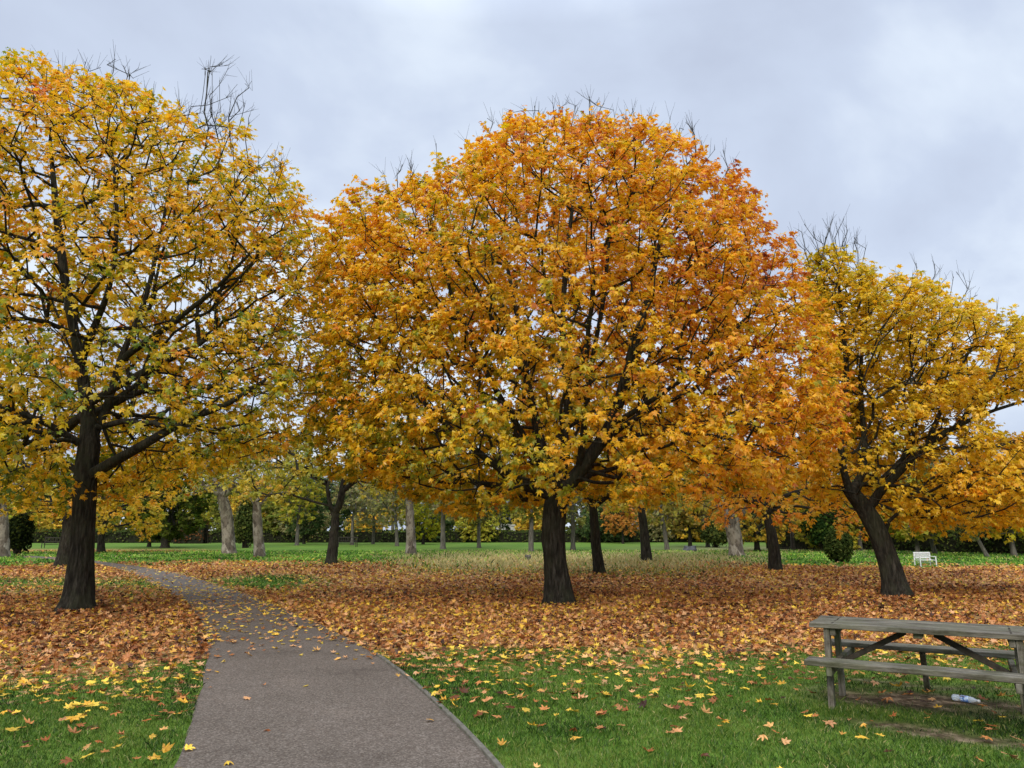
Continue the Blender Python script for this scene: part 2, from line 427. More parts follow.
def make_tree(name, label, cat, Y, stem_px, stem_r, limbs_px, poly, rD, ntips, nper, spread, lsize, colfn,
              bark='bark', flare=0.45, tmpl=MAPLE, bare=None, bare_n=0, rfork=None, group=None, seed=1, alpha=0.35, step=0.35,
              outer=0.45, gap=0.32, front=1.0, botfree=0.0, hollow=0.3, gscale=0.55, ntw=3, rtip=0.006, rtw=0.004, clear=None, limb_r=None, lump=0.12, kstem=26):
    stem = np.array([at(a, b, Y) + np.array([0, dy, 0]) for a, b, dy in stem_px]); stem[0, 2] = -0.12
    limbs = [np.array([at(a, b, Y + dy) for a, b, dy in L]) for L in limbs_px]
    axis = (stem[-1, 0], Y)
    pts = crown_points(ntips, axis, Y, rD, poly=poly, outer=outer, gap=gap, seed=seed, front=front, botfree=botfree, hollow=hollow, gscale=gscale, lump=lump, clear=clear)
    nb = 0
    allp = pts
    if bare is not None and bare_n:
        bp = []
        for bpoly, q in zip(bare, bare_n):
            b = np.array(bpoly); c = 0
            while c < q:
                a_, b_ = R.uniform(b[:, 0].min(), b[:, 0].max()), R.uniform(b[:, 1].min(), b[:, 1].max())
                if inpoly(np.array([a_]), np.array([b_]), bpoly)[0]:
                    bp.append(at(a_, b_, Y + R.normal(0, rD * 0.18))); c += 1
        bp = np.array(bp); nb = len(bp); allp = np.concatenate([pts, bp])
    A, PAR, rad, tips, ns = grow(stem, limbs, allp, len(pts), alpha, step, rtip, rfork or stem_r[-1] * 0.95, limb_r=limb_r)
    root = empty(name, (stem[0, 0], Y, 0)); tag(root, label, cat, group)
    tr = stem_tube(stem, [q * 0.9 for q in stem_r], flare, seed, kstem).build('trunk', M[bark], root)
    T = branch_tubes(A, PAR, rad, ns)
    tp = A[tips]; base = A[PAR[tips]]
    # leafy tips: those whose target came from pts
    order_pts = np.min(np.linalg.norm(tp[:, None, :2] - allp[None, len(pts):, :2], axis=2), axis=1) > 1e-6 if nb else np.ones(len(tp), bool)
    lt, lb = tp[order_pts], base[order_pts]
    centre = np.array([axis[0], Y, pts[:, 2].min() + 0.35 * np.ptp(pts[:, 2])])
    C, Nn, D, sz, cc = foliate(lt, lb, nper, spread, lsize, colfn, centre, T=T, ntw=ntw, rtw=rtw)
    if clear:
        kk = thin(C, Y, clear); C, Nn, D, sz, cc = C[kk], Nn[kk], D[kk], sz[kk], cc[kk]
    if nb:   # bare twigs: long thin upright shoots
        bt, bb = tp[~order_pts], base[~order_pts]; g = norm(bt - bb)
        for _ in range(3):
            T.sticks(bt - g * R.uniform(0, 0.25, (len(bt), 1)), bt + norm(g * 0.4 + np.array([0, 0, 0.9]) + R.normal(0, 0.6, bt.shape)) * R.uniform(0.08, 0.42, (len(bt), 1)), np.full(len(bt), rtw * 1.1))
    br = T.build('branches', M[bark], root)
    cr = leaves_mesh('crown', C, Nn, D, sz, cc, M['leaf'], root, tmpl)
    local((tr, br, cr), root)
    return root

# ---------------------------------------------------------------- leaf colours (what the leaves themselves are)
def col_main(C, idx, n):
    px, py = project(C)
    cl = R.normal(0, 0.11, n)[idx]
    h = np.clip((C[:, 2] - 3.0) / 8.5, 0, 1); out = np.clip((C[:, 0] - 1.2) / 6.0, -1, 1)
    t = 0.20 + 0.33 * h + 0.24 * np.clip(out, 0, 1) - 0.08 * np.clip(-out, 0, 1) + 0.42 * (fbm(C, 0.7, 3) - 0.5) + cl + R.normal(0, 0.13, len(C))
    return palette(t, [(0, (150, 152, 26)), (0.12, (224, 192, 28)), (0.40, (250, 194, 34)), (0.60, (240, 160, 36)), (0.76, (210, 122, 48)), (0.88, (196, 102, 66)), (1, (146, 72, 68))]) * R.uniform(0.85, 1.12, (len(C), 1))
def col_left(C, idx, n):
    cl = R.normal(0, 0.13, n)[idx]
    h = np.clip((C[:, 2] - 3.0) / 9.0, 0, 1)
    t = 0.36 + 0.16 * h + 0.65 * (fbm(C, 0.55, 8) - 0.5) + cl + R.normal(0, 0.12, len(C))
    return palette(t, [(0, (84, 116, 26)), (0.15, (146, 158, 28)), (0.3, (214, 190, 28)), (0.55, (246, 198, 32)), (0.82, (246, 172, 38)), (1, (226, 126, 52))]) * R.uniform(0.85, 1.12, (len(C), 1))
def col_right(C, idx, n):
    cl = R.normal(0, 0.10, n)[idx]
    h = np.clip((C[:, 2] - 2.0) / 7.0, 0, 1)
    t = 0.40 - 0.20 * h + 0.5 * (fbm(C, 0.5, 5) - 0.5) + cl + R.normal(0, 0.1, len(C))
    return palette(t, [(0, (190, 176, 36)), (0.25, (240, 204, 44)), (0.55, (248, 194, 36)), (0.8, (244, 166, 38)), (1, (226, 122, 50))]) * R.uniform(0.86, 1.12, (len(C), 1))
def col_mid(stops, sd):
    def f(C, idx, n):
        t = 0.5 + 0.7 * (fbm(C, 0.6, sd) - 0.5) + R.normal(0, 0.16, n)[idx] + R.normal(0, 0.1, len(C))
        return palette(t, stops) * R.uniform(0.85, 1.12, (len(C), 1))
    return f
YEL = [(0, (150, 154, 34)), (0.35, (220, 192, 40)), (0.65, (242, 190, 38)), (1, (232, 146, 40))]
YGR = [(0, (110, 126, 38)), (0.35, (172, 168, 44)), (0.65, (216, 188, 52)), (1, (224, 162, 50))]
GRN = [(0, (52, 72, 26)), (0.4, (86, 102, 36)), (0.7, (132, 136, 48)), (1, (170, 156, 56))]

# ================================================================ CAMERA, LIGHT, WORLD
cam = bpy.data.cameras.new('camera'); co = bpy.data.objects.new('camera', cam); COL.objects.link(co)
cam.sensor_width = 36; cam.lens = F_PX / 1024 * 36; cam.clip_end = 3000; cam.clip_start = 0.05
co.location = (0, 0, CAMH); co.rotation_euler = (math.radians(90) + PITCH, 0, 0); S.camera = co

SUN_EL, SUN_AZ = math.radians(31), math.radians(197)     # azimuth clockwise from +Y: behind the camera, to the left
sun = bpy.data.lights.new('sun', 'SUN'); sun.energy = 1.5; sun.angle = math.radians(18); sun.color = (1, 0.96, 0.9)
so = bpy.data.objects.new('sun', sun); COL.objects.link(so)
sd = Vector((math.sin(SUN_AZ) * math.cos(SUN_EL), math.cos(SUN_AZ) * math.cos(SUN_EL), math.sin(SUN_EL)))
so.rotation_euler = sd.to_track_quat('Z', 'Y').to_euler(); so.location = sd * 60

w = bpy.data.worlds.new('World'); S.world = w; w.use_nodes = True; nt = w.node_tree; nt.nodes.clear()
sky = N(nt, 'ShaderNodeTexSky', sky_type='NISHITA'); sky.sun_disc = False
sky.sun_elevation = SUN_EL; sky.sun_rotation = SUN_AZ; sky.air_density = 1.0; sky.dust_density = 3.0
tc = N(nt, 'ShaderNodeTexCoord'); sep = N(nt, 'ShaderNodeSeparateXYZ'); nt.links.new(tc.outputs['Generated'], sep.inputs[0])
# clouds laid on a flat ceiling: direction / (height + k)
ad = N(nt, 'ShaderNodeMath', operation='ADD'); nt.links.new(sep.outputs[2], ad.inputs[0]); ad.inputs[1].default_value = 0.45
mxz = N(nt, 'ShaderNodeMath', operation='MAXIMUM'); nt.links.new(ad.outputs[0], mxz.inputs[0]); mxz.inputs[1].default_value = 0.08
cmb = N(nt, 'ShaderNodeCombineXYZ')
for k in (0, 1):
    dv = N(nt, 'ShaderNodeMath', operation='DIVIDE'); nt.links.new(sep.outputs[k], dv.inputs[0]); nt.links.new(mxz.outputs[0], dv.inputs[1]); nt.links.new(dv.outputs[0], cmb.inputs[k])
cmb.inputs[2].default_value = 5.2
n1 = noise_node(nt, cmb.outputs[0], 2.1, 6, 0.5, 0.25)
cr = ramp(nt, [(0.34, (4.75, 5.35, 6.7)), (0.47, (5.5, 6.25, 7.7)), (0.56, (6.7, 7.5, 8.7)), (0.68, (7.8, 8.5, 9.2))])
for e in cr.color_ramp.elements: e.color = tuple(v / 10 for v in e.color[:3]) + (1,)
nt.links.new(n1.outputs[0], cr.inputs[0])
# overcast sky: brighter towards the zenith
zr = N(nt, 'ShaderNodeMapRange'); zr.inputs[1].default_value = 0.60; zr.inputs[2].default_value = 1.0; zr.inputs[3].default_value = 1.0; zr.inputs[4].default_value = 3.0
nt.links.new(sep.outputs[2], zr.inputs[0])
vm = N(nt, 'ShaderNodeVectorMath', operation='SCALE'); nt.links.new(cr.outputs[0], vm.inputs[0]); nt.links.new(zr.outputs[0], vm.inputs['Scale'])
bgA = N(nt, 'ShaderNodeBackground'); bgA.inputs[1].default_value = 0.08; nt.links.new(sky.outputs[0], bgA.inputs[0])
bgB = N(nt, 'ShaderNodeBackground'); bgB.inputs[1].default_value = 0.78; nt.links.new(vm.outputs[0], bgB.inputs[0])
ms = N(nt, 'ShaderNodeMixShader'); ms.inputs[0].default_value = 0.93
nt.links.new(bgA.outputs[0], ms.inputs[1]); nt.links.new(bgB.outputs[0], ms.inputs[2])
wo = N(nt, 'ShaderNodeOutputWorld'); nt.links.new(ms.outputs[0], wo.inputs[0])
S.view_settings.view_transform = 'Standard'; S.view_settings.look = 'None'; S.view_settings.exposure = 0.6; S.view_settings.gamma = 1
S.cycles.use_denoising = True
S.cycles.max_bounces = 6; S.cycles.diffuse_bounces = 3; S.cycles.transmission_bounces = 4; S.cycles.glossy_bounces = 2

# ================================================================ PATH OUTLINE (world ground coordinates)
pathL = [(176, 790), (190, 730), (203, 682), (209, 655), (206, 632), (192, 610), (168, 592), (138, 576), (112, 568), (84, 562.5), (50, 559.5), (20, 557.6)]
pathR = [(520, 790), (462, 730), (425, 694), (392, 666), (352, 640), (306, 618), (262, 600), (222, 586), (180, 574), (140, 566.5), (96, 561), (60, 557.6), (28, 555.8)]
def spline(pts, n):
    P = np.array(pts, float); d = np.concatenate([[0], np.cumsum(np.linalg.norm(np.diff(P, axis=0), axis=1))]); s = np.linspace(0, d[-1], n)
    Q = np.stack([np.interp(s, d, P[:, k]) for k in range(P.shape[1])], 1)
    return Q
def smooth(Q, it):
    Q = Q.copy()
    for _ in range(it): Q[1:-1] = 0.5 * Q[1:-1] + 0.25 * (Q[:-2] + Q[2:])
    return Q
gL = [ground(*p)[:2] for p in pathL]; gR = [ground(*p)[:2] for p in pathR]
# carry the path on behind the camera
gL = [np.array([gL[0][0] - 0.1, 2.0]), np.array([gL[0][0] + 0.3, -6.0])][::-1] + gL
gR = [np.array([gR[0][0] + 0.5, 2.6]), np.array([gR[0][0] + 1.2, -6.0])][::-1] + gR
gL = smooth(spline(gL, 160), 12); gR = smooth(spline(gR, 160), 12)
PATH = np.concatenate([gL, gR[::-1]])
def on_path(x, y, grow=0.0): 
    return inpoly(x, y, PATH)
def path_dist(x, y):
    E = np.concatenate([gL, gR]); out = np.empty(len(x))
    for i in range(0, len(x), 20000):
        a = np.stack([x[i:i+20000], y[i:i+20000]], 1)
        out[i:i+20000] = np.sqrt(((a[:, None, :] - E[None]) ** 2).sum(2)).min(1)
    return out

def masks(x, y):
    """litter cover, dry straw grass and bare earth with painted table shade at ground points"""
    q = P2(x, y); yy = np.maximum(y, 3.0)
    px, py = project(np.stack([x, yy, np.zeros_like(x)], 1))
    wob = (fbm(q, 0.9, 21) - 0.5) * 2; wob2 = (fbm(q, 0.28, 31) - 0.5) * 2
    scale = np.clip((py - 535) / 110, 0.03, 1.3)
    P = py + (wob * 16 + wob2 * 14) * scale
    leftside = px < np.interp(py, [540, 557, 566, 576, 592, 610, 632, 655, 682, 768], [-50, 60, 125, 160, 190, 210, 240, 280, 300, 320])
    # right of the path
    yb = np.interp(px, [200, 300, 370, 500, 620, 780, 900, 1024, 1300], [610, 630, 652, 648, 651, 638, 640, 642, 650])
    Rr = np.where(P < yb, 1.0, 0.50 * np.exp(-(P - yb) / 14) + 0.22 * np.exp(-(P - yb) / 70))
    yt = np.interp(px, [100, 200, 400, 560, 720, 780, 1024, 1300], [563, 561, 561, 560, 561, 565, 567, 570])
    Rr = Rr * np.clip((P - yt) / (6 * scale + 1.2) + 0.5, 0.02, 1)
    gp = np.exp(-(((px - 265) / 62) ** 2 + ((P - 582) / 6.0) ** 2) ** 1.5); Rr = Rr * (1 - 0.9 * gp)
    dryc = np.clip(1 - np.abs((px - 560) / 210) ** 3, 0, 1) * np.clip(1 - np.abs((P - 566) / 14) ** 2, 0, 1)
    Rr = Rr * (1 - 0.65 * dryc)
    pat = np.clip(0.45 + 1.25 * fbm(q, 0.45, 91) - 0.25 * np.clip((575 - py) / 15, 0, 1), 0.25, 1)
    Rr = Rr * pat
    # left of the path
    Ll = np.where(P < 662, 1.0, 0.55 * np.exp(-(P - 662) / 18) + 0.24 * np.exp(-(P - 662) / 80))
    Ll = Ll * np.clip(pat + 0.15, 0, 1) * (1 - 0.75 * np.exp(-((P - 585) / 8.5) ** 2))
    Ll = Ll * np.clip((P - 565) / 4 + 0.5, 0.03, 1)
    Lt = np.where(leftside, Ll, Rr)
    band = np.exp(-((py - 550.5) / 1.8) ** 2) * np.clip((230 - px) / 60, 0, 1); Lt = np.maximum(Lt, 0.75 * band)
    Lt = np.where(y < 3.2, 0.08, Lt)
    dry = np.clip(1 - np.abs((px - 575) / 215) ** 4, 0, 1) * np.clip(1 - np.abs((py + wob * 3 - 563) / 13) ** 2, 0, 1)
    dry = np.maximum(dry, 0.7 * np.clip((px - 600) / 120, 0, 1) * np.exp(-((py - 549) / 3.0) ** 2))
    dry = np.clip(dry + 0.25 * np.clip(wob, 0, 1) * (py < 575), 0, 1)
    # worn earth under and around the picnic table, enlarged to paint its shadow too
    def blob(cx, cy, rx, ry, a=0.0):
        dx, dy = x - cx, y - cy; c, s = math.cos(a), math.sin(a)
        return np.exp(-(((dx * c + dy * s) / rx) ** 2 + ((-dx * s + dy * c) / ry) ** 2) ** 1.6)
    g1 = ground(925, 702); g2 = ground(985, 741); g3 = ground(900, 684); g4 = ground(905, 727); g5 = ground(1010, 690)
    dirt_shade = np.maximum.reduce([blob(g1[0], g1[1], 1.15, 0.55, -0.5), blob(g2[0], g2[1], 0.75, 0.17, -0.45), 0.8 * blob(g3[0], g3[1], 0.75, 0.17, -0.5), 0.9 * blob(g4[0], g4[1], 0.6, 0.16, -0.5), 0.8 * blob(g5[0], g5[1], 0.5, 0.2, -0.5)])
    dirt_shade = np.clip(dirt_shade * (0.35 + 1.5 * fbm(q, 4.0, 41)), 0, 1)
    return np.clip(Lt, 0, 1), dry, dirt_shade

# ================================================================ GROUND
def axis_pts(a, b, step, far_a, far_b):
    inner = np.arange(a, b + step / 2, step)
    k = np.geomspace(step * 1.5, 1, 2)
    def run(start, end):
        out = []; p = start; s = step
        while abs(p - start) < abs(end - start):
            s *= 1.25; p += s * np.sign(end - start); out.append(p)
        return out
    return np.array(run(a, far_a)[::-1] + list(inner) + run(b, far_b))
gx = axis_pts(-16, 16, 0.16, -700, 700); gy = axis_pts(3, 34, 0.16, -300, 1500)
GX, GY = np.meshgrid(gx, gy); X, Yv = GX.ravel(), GY.ravel()
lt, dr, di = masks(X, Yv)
nx, ny = len(gx), len(gy)
a = (np.arange(ny - 1)[:, None] * nx + np.arange(nx - 1)[None]).ravel()
F = np.stack([a, a + 1, a + nx + 1, a + nx], 1)
def ground_mat():
    m, nt = newmat('park_ground')
    v = mapping(nt, (1, 1, 1))
    A = lambda s: N(nt, 'ShaderNodeAttribute', attribute_name=s).outputs['Fac']
    # grass
    n1 = noise_node(nt, v, 9, 8, 0.75); g = ramp(nt, [(0.3, (0.036, 0.07, 0.010)), (0.5, (0.095, 0.175, 0.024)), (0.7, (0.17, 0.275, 0.045))]); nt.links.new(n1.outputs[0], g.inputs[0])
    n2 = noise_node(nt, v, 0.35, 4, 0.6); g2 = ramp(nt, [(0.35, (0.85, 0.95, 0.8)), (0.65, (1.3, 1.12, 1.1))]); nt.links.new(n2.outputs[0], g2.inputs[0])
    grass = mixc(nt, 1.0, g.outputs[0], g2.outputs[0], 'MULTIPLY')
    # straw
    n3 = noise_node(nt, v, 5, 8, 0.75); s = ramp(nt, [(0.3, (0.10, 0.10, 0.04)), (0.5, (0.24, 0.21, 0.10)), (0.7, (0.40, 0.34, 0.18))]); nt.links.new(n3.outputs[0], s.inputs[0])
    c = mixc(nt, A('dry'), grass, s.outputs[0])
    # earth, darkened to paint the shadow under the table as well
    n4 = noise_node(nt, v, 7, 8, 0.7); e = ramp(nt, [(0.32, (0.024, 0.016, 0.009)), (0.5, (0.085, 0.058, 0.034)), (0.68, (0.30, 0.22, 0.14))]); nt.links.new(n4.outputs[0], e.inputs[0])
    c = mixc(nt, A('dirt_shade'), c, e.outputs[0])
    # leaf litter: leaf-sized cells of many colours
    vo = N(nt, 'ShaderNodeTexVoronoi'); vo.inputs['Scale'].default_value = 12.0
    nd = noise_node(nt, v, 14, 3); mm = N(nt, 'ShaderNodeMix', data_type='VECTOR'); mm.inputs[0].default_value = 0.06
    nt.links.new(v, mm.inputs[4]); nt.links.new(nd.outputs['Color'], mm.inputs[5]); nt.links.new(mm.outputs[1], vo.inputs['Vector'])
    sc = N(nt, 'ShaderNodeSeparateColor'); nt.links.new(vo.outputs['Color'], sc.inputs[0])
    l = ramp(nt, [(0.0, (0.06, 0.03, 0.016)), (0.25, (0.20, 0.09, 0.035)), (0.5, (0.36, 0.18, 0.07)), (0.75, (0.50, 0.30, 0.15)), (1, (0.62, 0.38, 0.08))]); nt.links.new(sc.outputs[0], l.inputs[0])
    # threshold the litter cover by cell so that its edge breaks into leaves
    lm = N(nt, 'ShaderNodeMath', operation='GREATER_THAN'); nt.links.new(A('litter'), lm.inputs[0]); 
    cl = N(nt, 'ShaderNodeMath', operation='MULTIPLY_ADD'); nt.links.new(sc.outputs[1], cl.inputs[0]); cl.inputs[1].default_value = 0.85; cl.inputs[2].default_value = 0.12
    nt.links.new(cl.outputs[0], lm.inputs[1])
    c = mixc(nt, lm.outputs[0], c, l.outputs[0])
    b = N(nt, 'ShaderNodeBsdfPrincipled'); b.inputs['Roughness'].default_value = 0.95; b.inputs['Specular IOR Level'].default_value = 0.1
    nt.links.new(c, b.inputs['Base Color'])
    bp = N(nt, 'ShaderNodeBump'); bp.inputs['Strength'].default_value = 0.5; bp.inputs['Distance'].default_value = 0.04
    n5 = noise_node(nt, v, 25, 5, 0.8); nt.links.new(n5.outputs[0], bp.inputs['Height']); nt.links.new(bp.outputs[0], b.inputs['Normal'])
    o = N(nt, 'ShaderNodeOutputMaterial'); nt.links.new(b.outputs[0], o.inputs[0])
    return m
gr = mesh_np('ground', np.stack([X, Yv, np.zeros_like(X)], 1), F.ravel(), np.arange(len(F)) * 4, np.full(len(F), 4), ground_mat(), vattr={'litter': lt, 'dry': dr, 'dirt_shade': di})
tag(gr, kind='structure')

# path
def path_mat():
    m, nt = newmat('worn_tarmac')
    v = mapping(nt, (1, 1, 1))
    vo = N(nt, 'ShaderNodeTexVoronoi'); vo.inputs['Scale'].default_value = 85; nt.links.new(v, vo.inputs['Vector'])
    sc = N(nt, 'ShaderNodeSeparateColor'); nt.links.new(vo.outputs['Color'], sc.inputs[0])
    r = ramp(nt, [(0, (0.08, 0.060, 0.044)), (0.45, (0.130, 0.102, 0.080)), (0.8, (0.165, 0.133, 0.106)), (1, (0.25, 0.208, 0.168))]); nt.links.new(sc.outputs[0], r.inputs[0])
    n = noise_node(nt, v, 0.8, 6, 0.65); r2 = ramp(nt, [(0.3, (0.66, 0.65, 0.64)), (0.42, (0.9, 0.9, 0.89)), (0.56, (1.0, 1.0, 1.0)), (0.7, (1.2, 1.18, 1.15))]); nt.links.new(n.outputs[0], r2.inputs[0])
    c = mixc(nt, 1.0, r.outputs[0], r2.outputs[0], 'MULTIPLY')
    b = N(nt, 'ShaderNodeBsdfPrincipled'); b.inputs['Roughness'].default_value = 0.85; b.inputs['Specular IOR Level'].default_value = 0.25
    nt.links.new(c, b.inputs['Base Color'])
    bp = N(nt, 'ShaderNodeBump'); bp.inputs['Strength'].default_value = 0.35; bp.inputs['Distance'].default_value = 0.004
    nt.links.new(sc.outputs[1], bp.inputs['Height']); nt.links.new(bp.outputs[0], b.inputs['Normal'])
    o = N(nt, 'ShaderNodeOutputMaterial'); nt.links.new(b.outputs[0], o.inputs[0])
    return m
n = len(gL); mid = (gL + gR) / 2
nz = lambda Q, s: Q + np.stack([(vnoise(P2(Q[:, 0], Q[:, 1]), 3.0, s) - 0.5) * 0.07, np.zeros(len(Q))], 1)
V = np.concatenate([np.c_[nz(gL, 3), np.full(n, 0.006)], np.c_[mid, np.full(n, 0.02)], np.c_[gR, np.full(n, 0.006)]])
Fp = [(i, n + i, n + i + 1, i + 1) for i in range(n - 1)] + [(n + i, 2 * n + i, 2 * n + i + 1, n + i + 1) for i in range(n - 1)]
tag(mesh_faces('path', V, Fp, path_mat(), smooth=True), kind='structure')
# timber edging board on the path's right side
ed = Tubes()
E = smooth(spline(gR[gR[:, 1] < 10.5], 120), 2); nrm_ = np.gradient(E, axis=0); nrm_ = norm(nrm_); nx_ = np.stack([nrm_[:, 1], -nrm_[:, 0]], 1)
prof = [(0.0, -0.05), (0.0, 0.026), (0.004, 0.03), (0.036, 0.031), (0.04, 0.027), (0.04, -0.05)]
hw = (fbm(P2(E[:, 0], E[:, 1]), 4, 77) - 0.5) * 0.008
V = np.concatenate([np.c_[E + nx_ * a, np.full(len(E), b) + hw] for a, b in prof]); ne = len(E)
Fe = [(k * ne + i, k * ne + i + 1, (k + 1) * ne + i + 1, (k + 1) * ne + i) for k in range(5) for i in range(ne - 1)]
tag(mesh_faces('path_edging', V, Fe, principled('weathered_edging', [(0.3, (0.09, 0.08, 0.06)), (0.7, (0.2, 0.185, 0.15))], (1, 1, 1), 14, 0.9, 0.4, 0.004)), kind='structure')

# ================================================================ GRASS (blades, tiers by distance)
def frustum_pts(y0, y1, dens, marg=1.2):
    A_ = 0.735 * (y1 * y1 - y0 * y0) + 2 * marg * (y1 - y0); n = int(A_ * dens)
    y = np.sqrt(R.uniform(y0 * y0, y1 * y1, n)); hw_ = 0.735 * y + marg
    return R.uniform(-1, 1, n) * hw_, y
GV, GF, GC = [], [], []
nv = 0
TABLE_C = ground(925, 702)
for (y0, y1, dens, h0, wd) in ((4.2, 7.5, 5000, 0.034, 0.0042), (7.5, 11.5, 2600, 0.038, 0.006), (11.5, 18, 420, 0.055, 0.013), (18, 32, 110, 0.07, 0.03), (32, 60, 32, 0.09, 0.07)):
    x, y = frustum_pts(y0, y1, dens)
    l, d, e = masks(x, y)
    k = ~on_path(x, y) & (R.uniform(0, 1, len(x)) > np.clip(l * 1.15, 0, 0.93)) & (R.uniform(0, 1, len(x)) > e * 0.97)
    x, y, d, e, l = x[k], y[k], d[k], e[k], l[k]; n = len(x)
    q = P2(x, y); pat = fbm(q, 0.8, 51); pat2 = fbm(q, 3.5, 61)
    h = h0 * (0.55 + 0.9 * pat2) * R.uniform(0.5, 1.35, n) * (1 + 1.3 * d) * (1 - 0.4 * e)
    th = R.uniform(0, 2 * math.pi, n); lean = R.normal(0, 0.42, (n, 2)) * h[:, None]
    b = np.stack([np.cos(th), np.sin(th)], 1) * (wd * R.uniform(0.6, 1.3, n))[:, None] / 2
    p = np.stack([x, y], 1); z = np.zeros(n)
    v0 = np.c_[p - b, z]; v1 = np.c_[p + b, z]; m0 = np.c_[p + lean * 0.4 - b * 0.7, h * 0.6]; m1 = np.c_[p + lean * 0.4 + b * 0.7, h * 0.6]; t = np.c_[p + lean * 1.3, h]
    GV.append(np.stack([v0, v1, m1, t, m0], 1).reshape(-1, 3))
    GF.append(nv + (np.arange(n) * 5)[:, None] + np.arange(5)[None]); nv += n * 5
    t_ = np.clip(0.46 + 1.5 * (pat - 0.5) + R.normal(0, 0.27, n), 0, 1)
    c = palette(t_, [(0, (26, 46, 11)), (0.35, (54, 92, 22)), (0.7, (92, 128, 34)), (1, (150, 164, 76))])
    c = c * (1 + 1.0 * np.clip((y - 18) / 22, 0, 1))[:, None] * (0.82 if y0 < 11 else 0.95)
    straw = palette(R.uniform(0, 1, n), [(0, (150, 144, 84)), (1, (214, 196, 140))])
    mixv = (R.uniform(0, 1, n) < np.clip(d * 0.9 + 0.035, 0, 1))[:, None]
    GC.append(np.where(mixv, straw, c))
GF = np.concatenate(GF)
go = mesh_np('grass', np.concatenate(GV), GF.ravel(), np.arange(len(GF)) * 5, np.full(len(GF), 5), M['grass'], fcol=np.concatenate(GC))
tag(go, 'short green grass with straw-coloured tufts across the park', 'grass', kind='stuff')

# ================================================================ LEAF LITTER
LIT = [(0, (62, 36, 24)), (0.14, (108, 62, 36)), (0.3, (164, 98, 50)), (0.5, (196, 132, 74)), (0.68, (214, 164, 116)), (0.84, (226, 172, 56)), (1, (236, 200, 76))]
allL = []
for (y0, y1, dens, sz) in ((4.3, 9.5, 170, 0.09), (9.5, 14, 210, 0.094), (14, 22, 150, 0.098), (22, 34, 80, 0.115), (34, 60, 22, 0.16)):
    x, y = frustum_pts(y0, y1, dens, 1.5)
    l, d, e = masks(x, y)
    onp = on_path(x, y)
    pd = np.full(len(x), 9.0); pd[onp] = path_dist(x[onp], y[onp])
    pxx, pyy = project(np.stack([x, y, 0 * x], 1))
    pl = np.where(onp, 0.010 + 0.20 * np.exp(-((pyy - 608) / 34) ** 2) + 0.8 * np.exp(-pd / 0.12) * np.clip((720 - pyy) / 90, 0.05, 1), 1)
    pr = np.where(onp, pl * np.where(pyy > 660, 0.25, 1), l)
    pr = np.where(e > 0.4, np.maximum(pr, 0.05), pr)
    k = R.uniform(0, 1, len(x)) < pr
    x, y, l, onp, d = x[k], y[k], l[k], onp[k], d[k]; n = len(x)
    z = np.where(onp, 0.026, 0.018 + 0.02 * (1 - l)) + R.uniform(0, 0.035, n) * np.where(onp, 0.2, 1)
    q = P2(x, y)
    t = 0.48 + 0.6 * (fbm(q, 0.5, 71) - 0.5) + R.normal(0, 0.30, n) + np.where(l < 0.5, 0.12, 0) + np.where(onp, 0.28, 0)
    c = palette(t, LIT) * R.uniform(0.65, 1.22, (n, 1))
    tilt = np.where(onp, 0.15, np.where(l < 0.4, 0.2, 0.42))
    Nn = np.array([0, 0, 1.0]) + R.normal(0, 1, (n, 3)) * tilt[:, None]
    Nn[:, 2] *= np.where(R.uniform(0, 1, n) < 0.25, -1, 1)
    allL.append((np.c_[x, y, z], Nn, R.normal(0, 1, (n, 3)) * [1, 1, 0.1], sz * np.clip(R.normal(1, 0.25, n), 0.45, 1.5), c, onp))
C = np.concatenate([a[0] for a in allL]); Nn = np.concatenate([a[1] for a in allL]); D = np.concatenate([a[2] for a in allL]); Z = np.concatenate([a[3] for a in allL]); CC = np.concatenate([a[4] for a in allL]); ONP = np.concatenate([a[5] for a in allL])
px, py = project(C)
vis = (px > 2) & (px < 1022) & (py < 766)
near = np.where(vis)[0]; near = near[np.argsort(C[near, 1])][:300]
rest = np.ones(len(C), bool); rest[near] = False
lo_ = leaves_mesh('leaf_litter', C[rest], Nn[rest], D[rest], Z[rest], CC[rest], M['litter'], curl=-0.4, fold=0.1)
tag(lo_, 'carpet of brown, orange and yellow fallen maple leaves spread over the grass', 'fallen leaves', kind='stuff')
# the nearest fallen leaves, one object each, sharing six leaf shapes
def leaf_shape(i):
    pol = [(270, .13), (292, .2), (308, .22), (325, .26), (338, .36), (350, .44), (3, .34), (14, .26), (26, .36), (34, .47), (43, .54), (50, .42), (56, .36), (65, .28), (74, .38), (82, .48), (90, .6)]
    pol = pol + [(180 - a if a <= 180 else 540 - a, r) for a, r in pol[1:-1][::-1]]
    rr = random.Random(i); v = [(0, 0, 0)]; cu = rr.uniform(-0.9, -0.2); fo = rr.uniform(-0.35, 0.3)
    for ai, r in pol:
        r *= rr.uniform(0.88, 1.1); x = math.cos(math.radians(ai)) * r; y = math.sin(math.radians(ai)) * r
        v.append((x, y, -cu * r * r * rr.uniform(0.6, 1.3) - fo * abs(x) + rr.uniform(-0.03, 0.03)))
    n = len(pol); f = [(0, 1 + k, 1 + (k + 1) % n) for k in range(n)]
    b = len(v); v += [(-.012, -.02, .004), (.012, -.02, .004), (.03, -.5, .05), (.012, -.5, .05)]; f.append((b, b + 1, b + 2, b + 3))
    fc = np.ones((len(f), 3)) * (0.92 + 0.16 * np.array([rr.random() for _ in f]))[:, None]; fc[-1] = (0.8, 0.7, 0.6)
    return v, f, fc
shapes = []
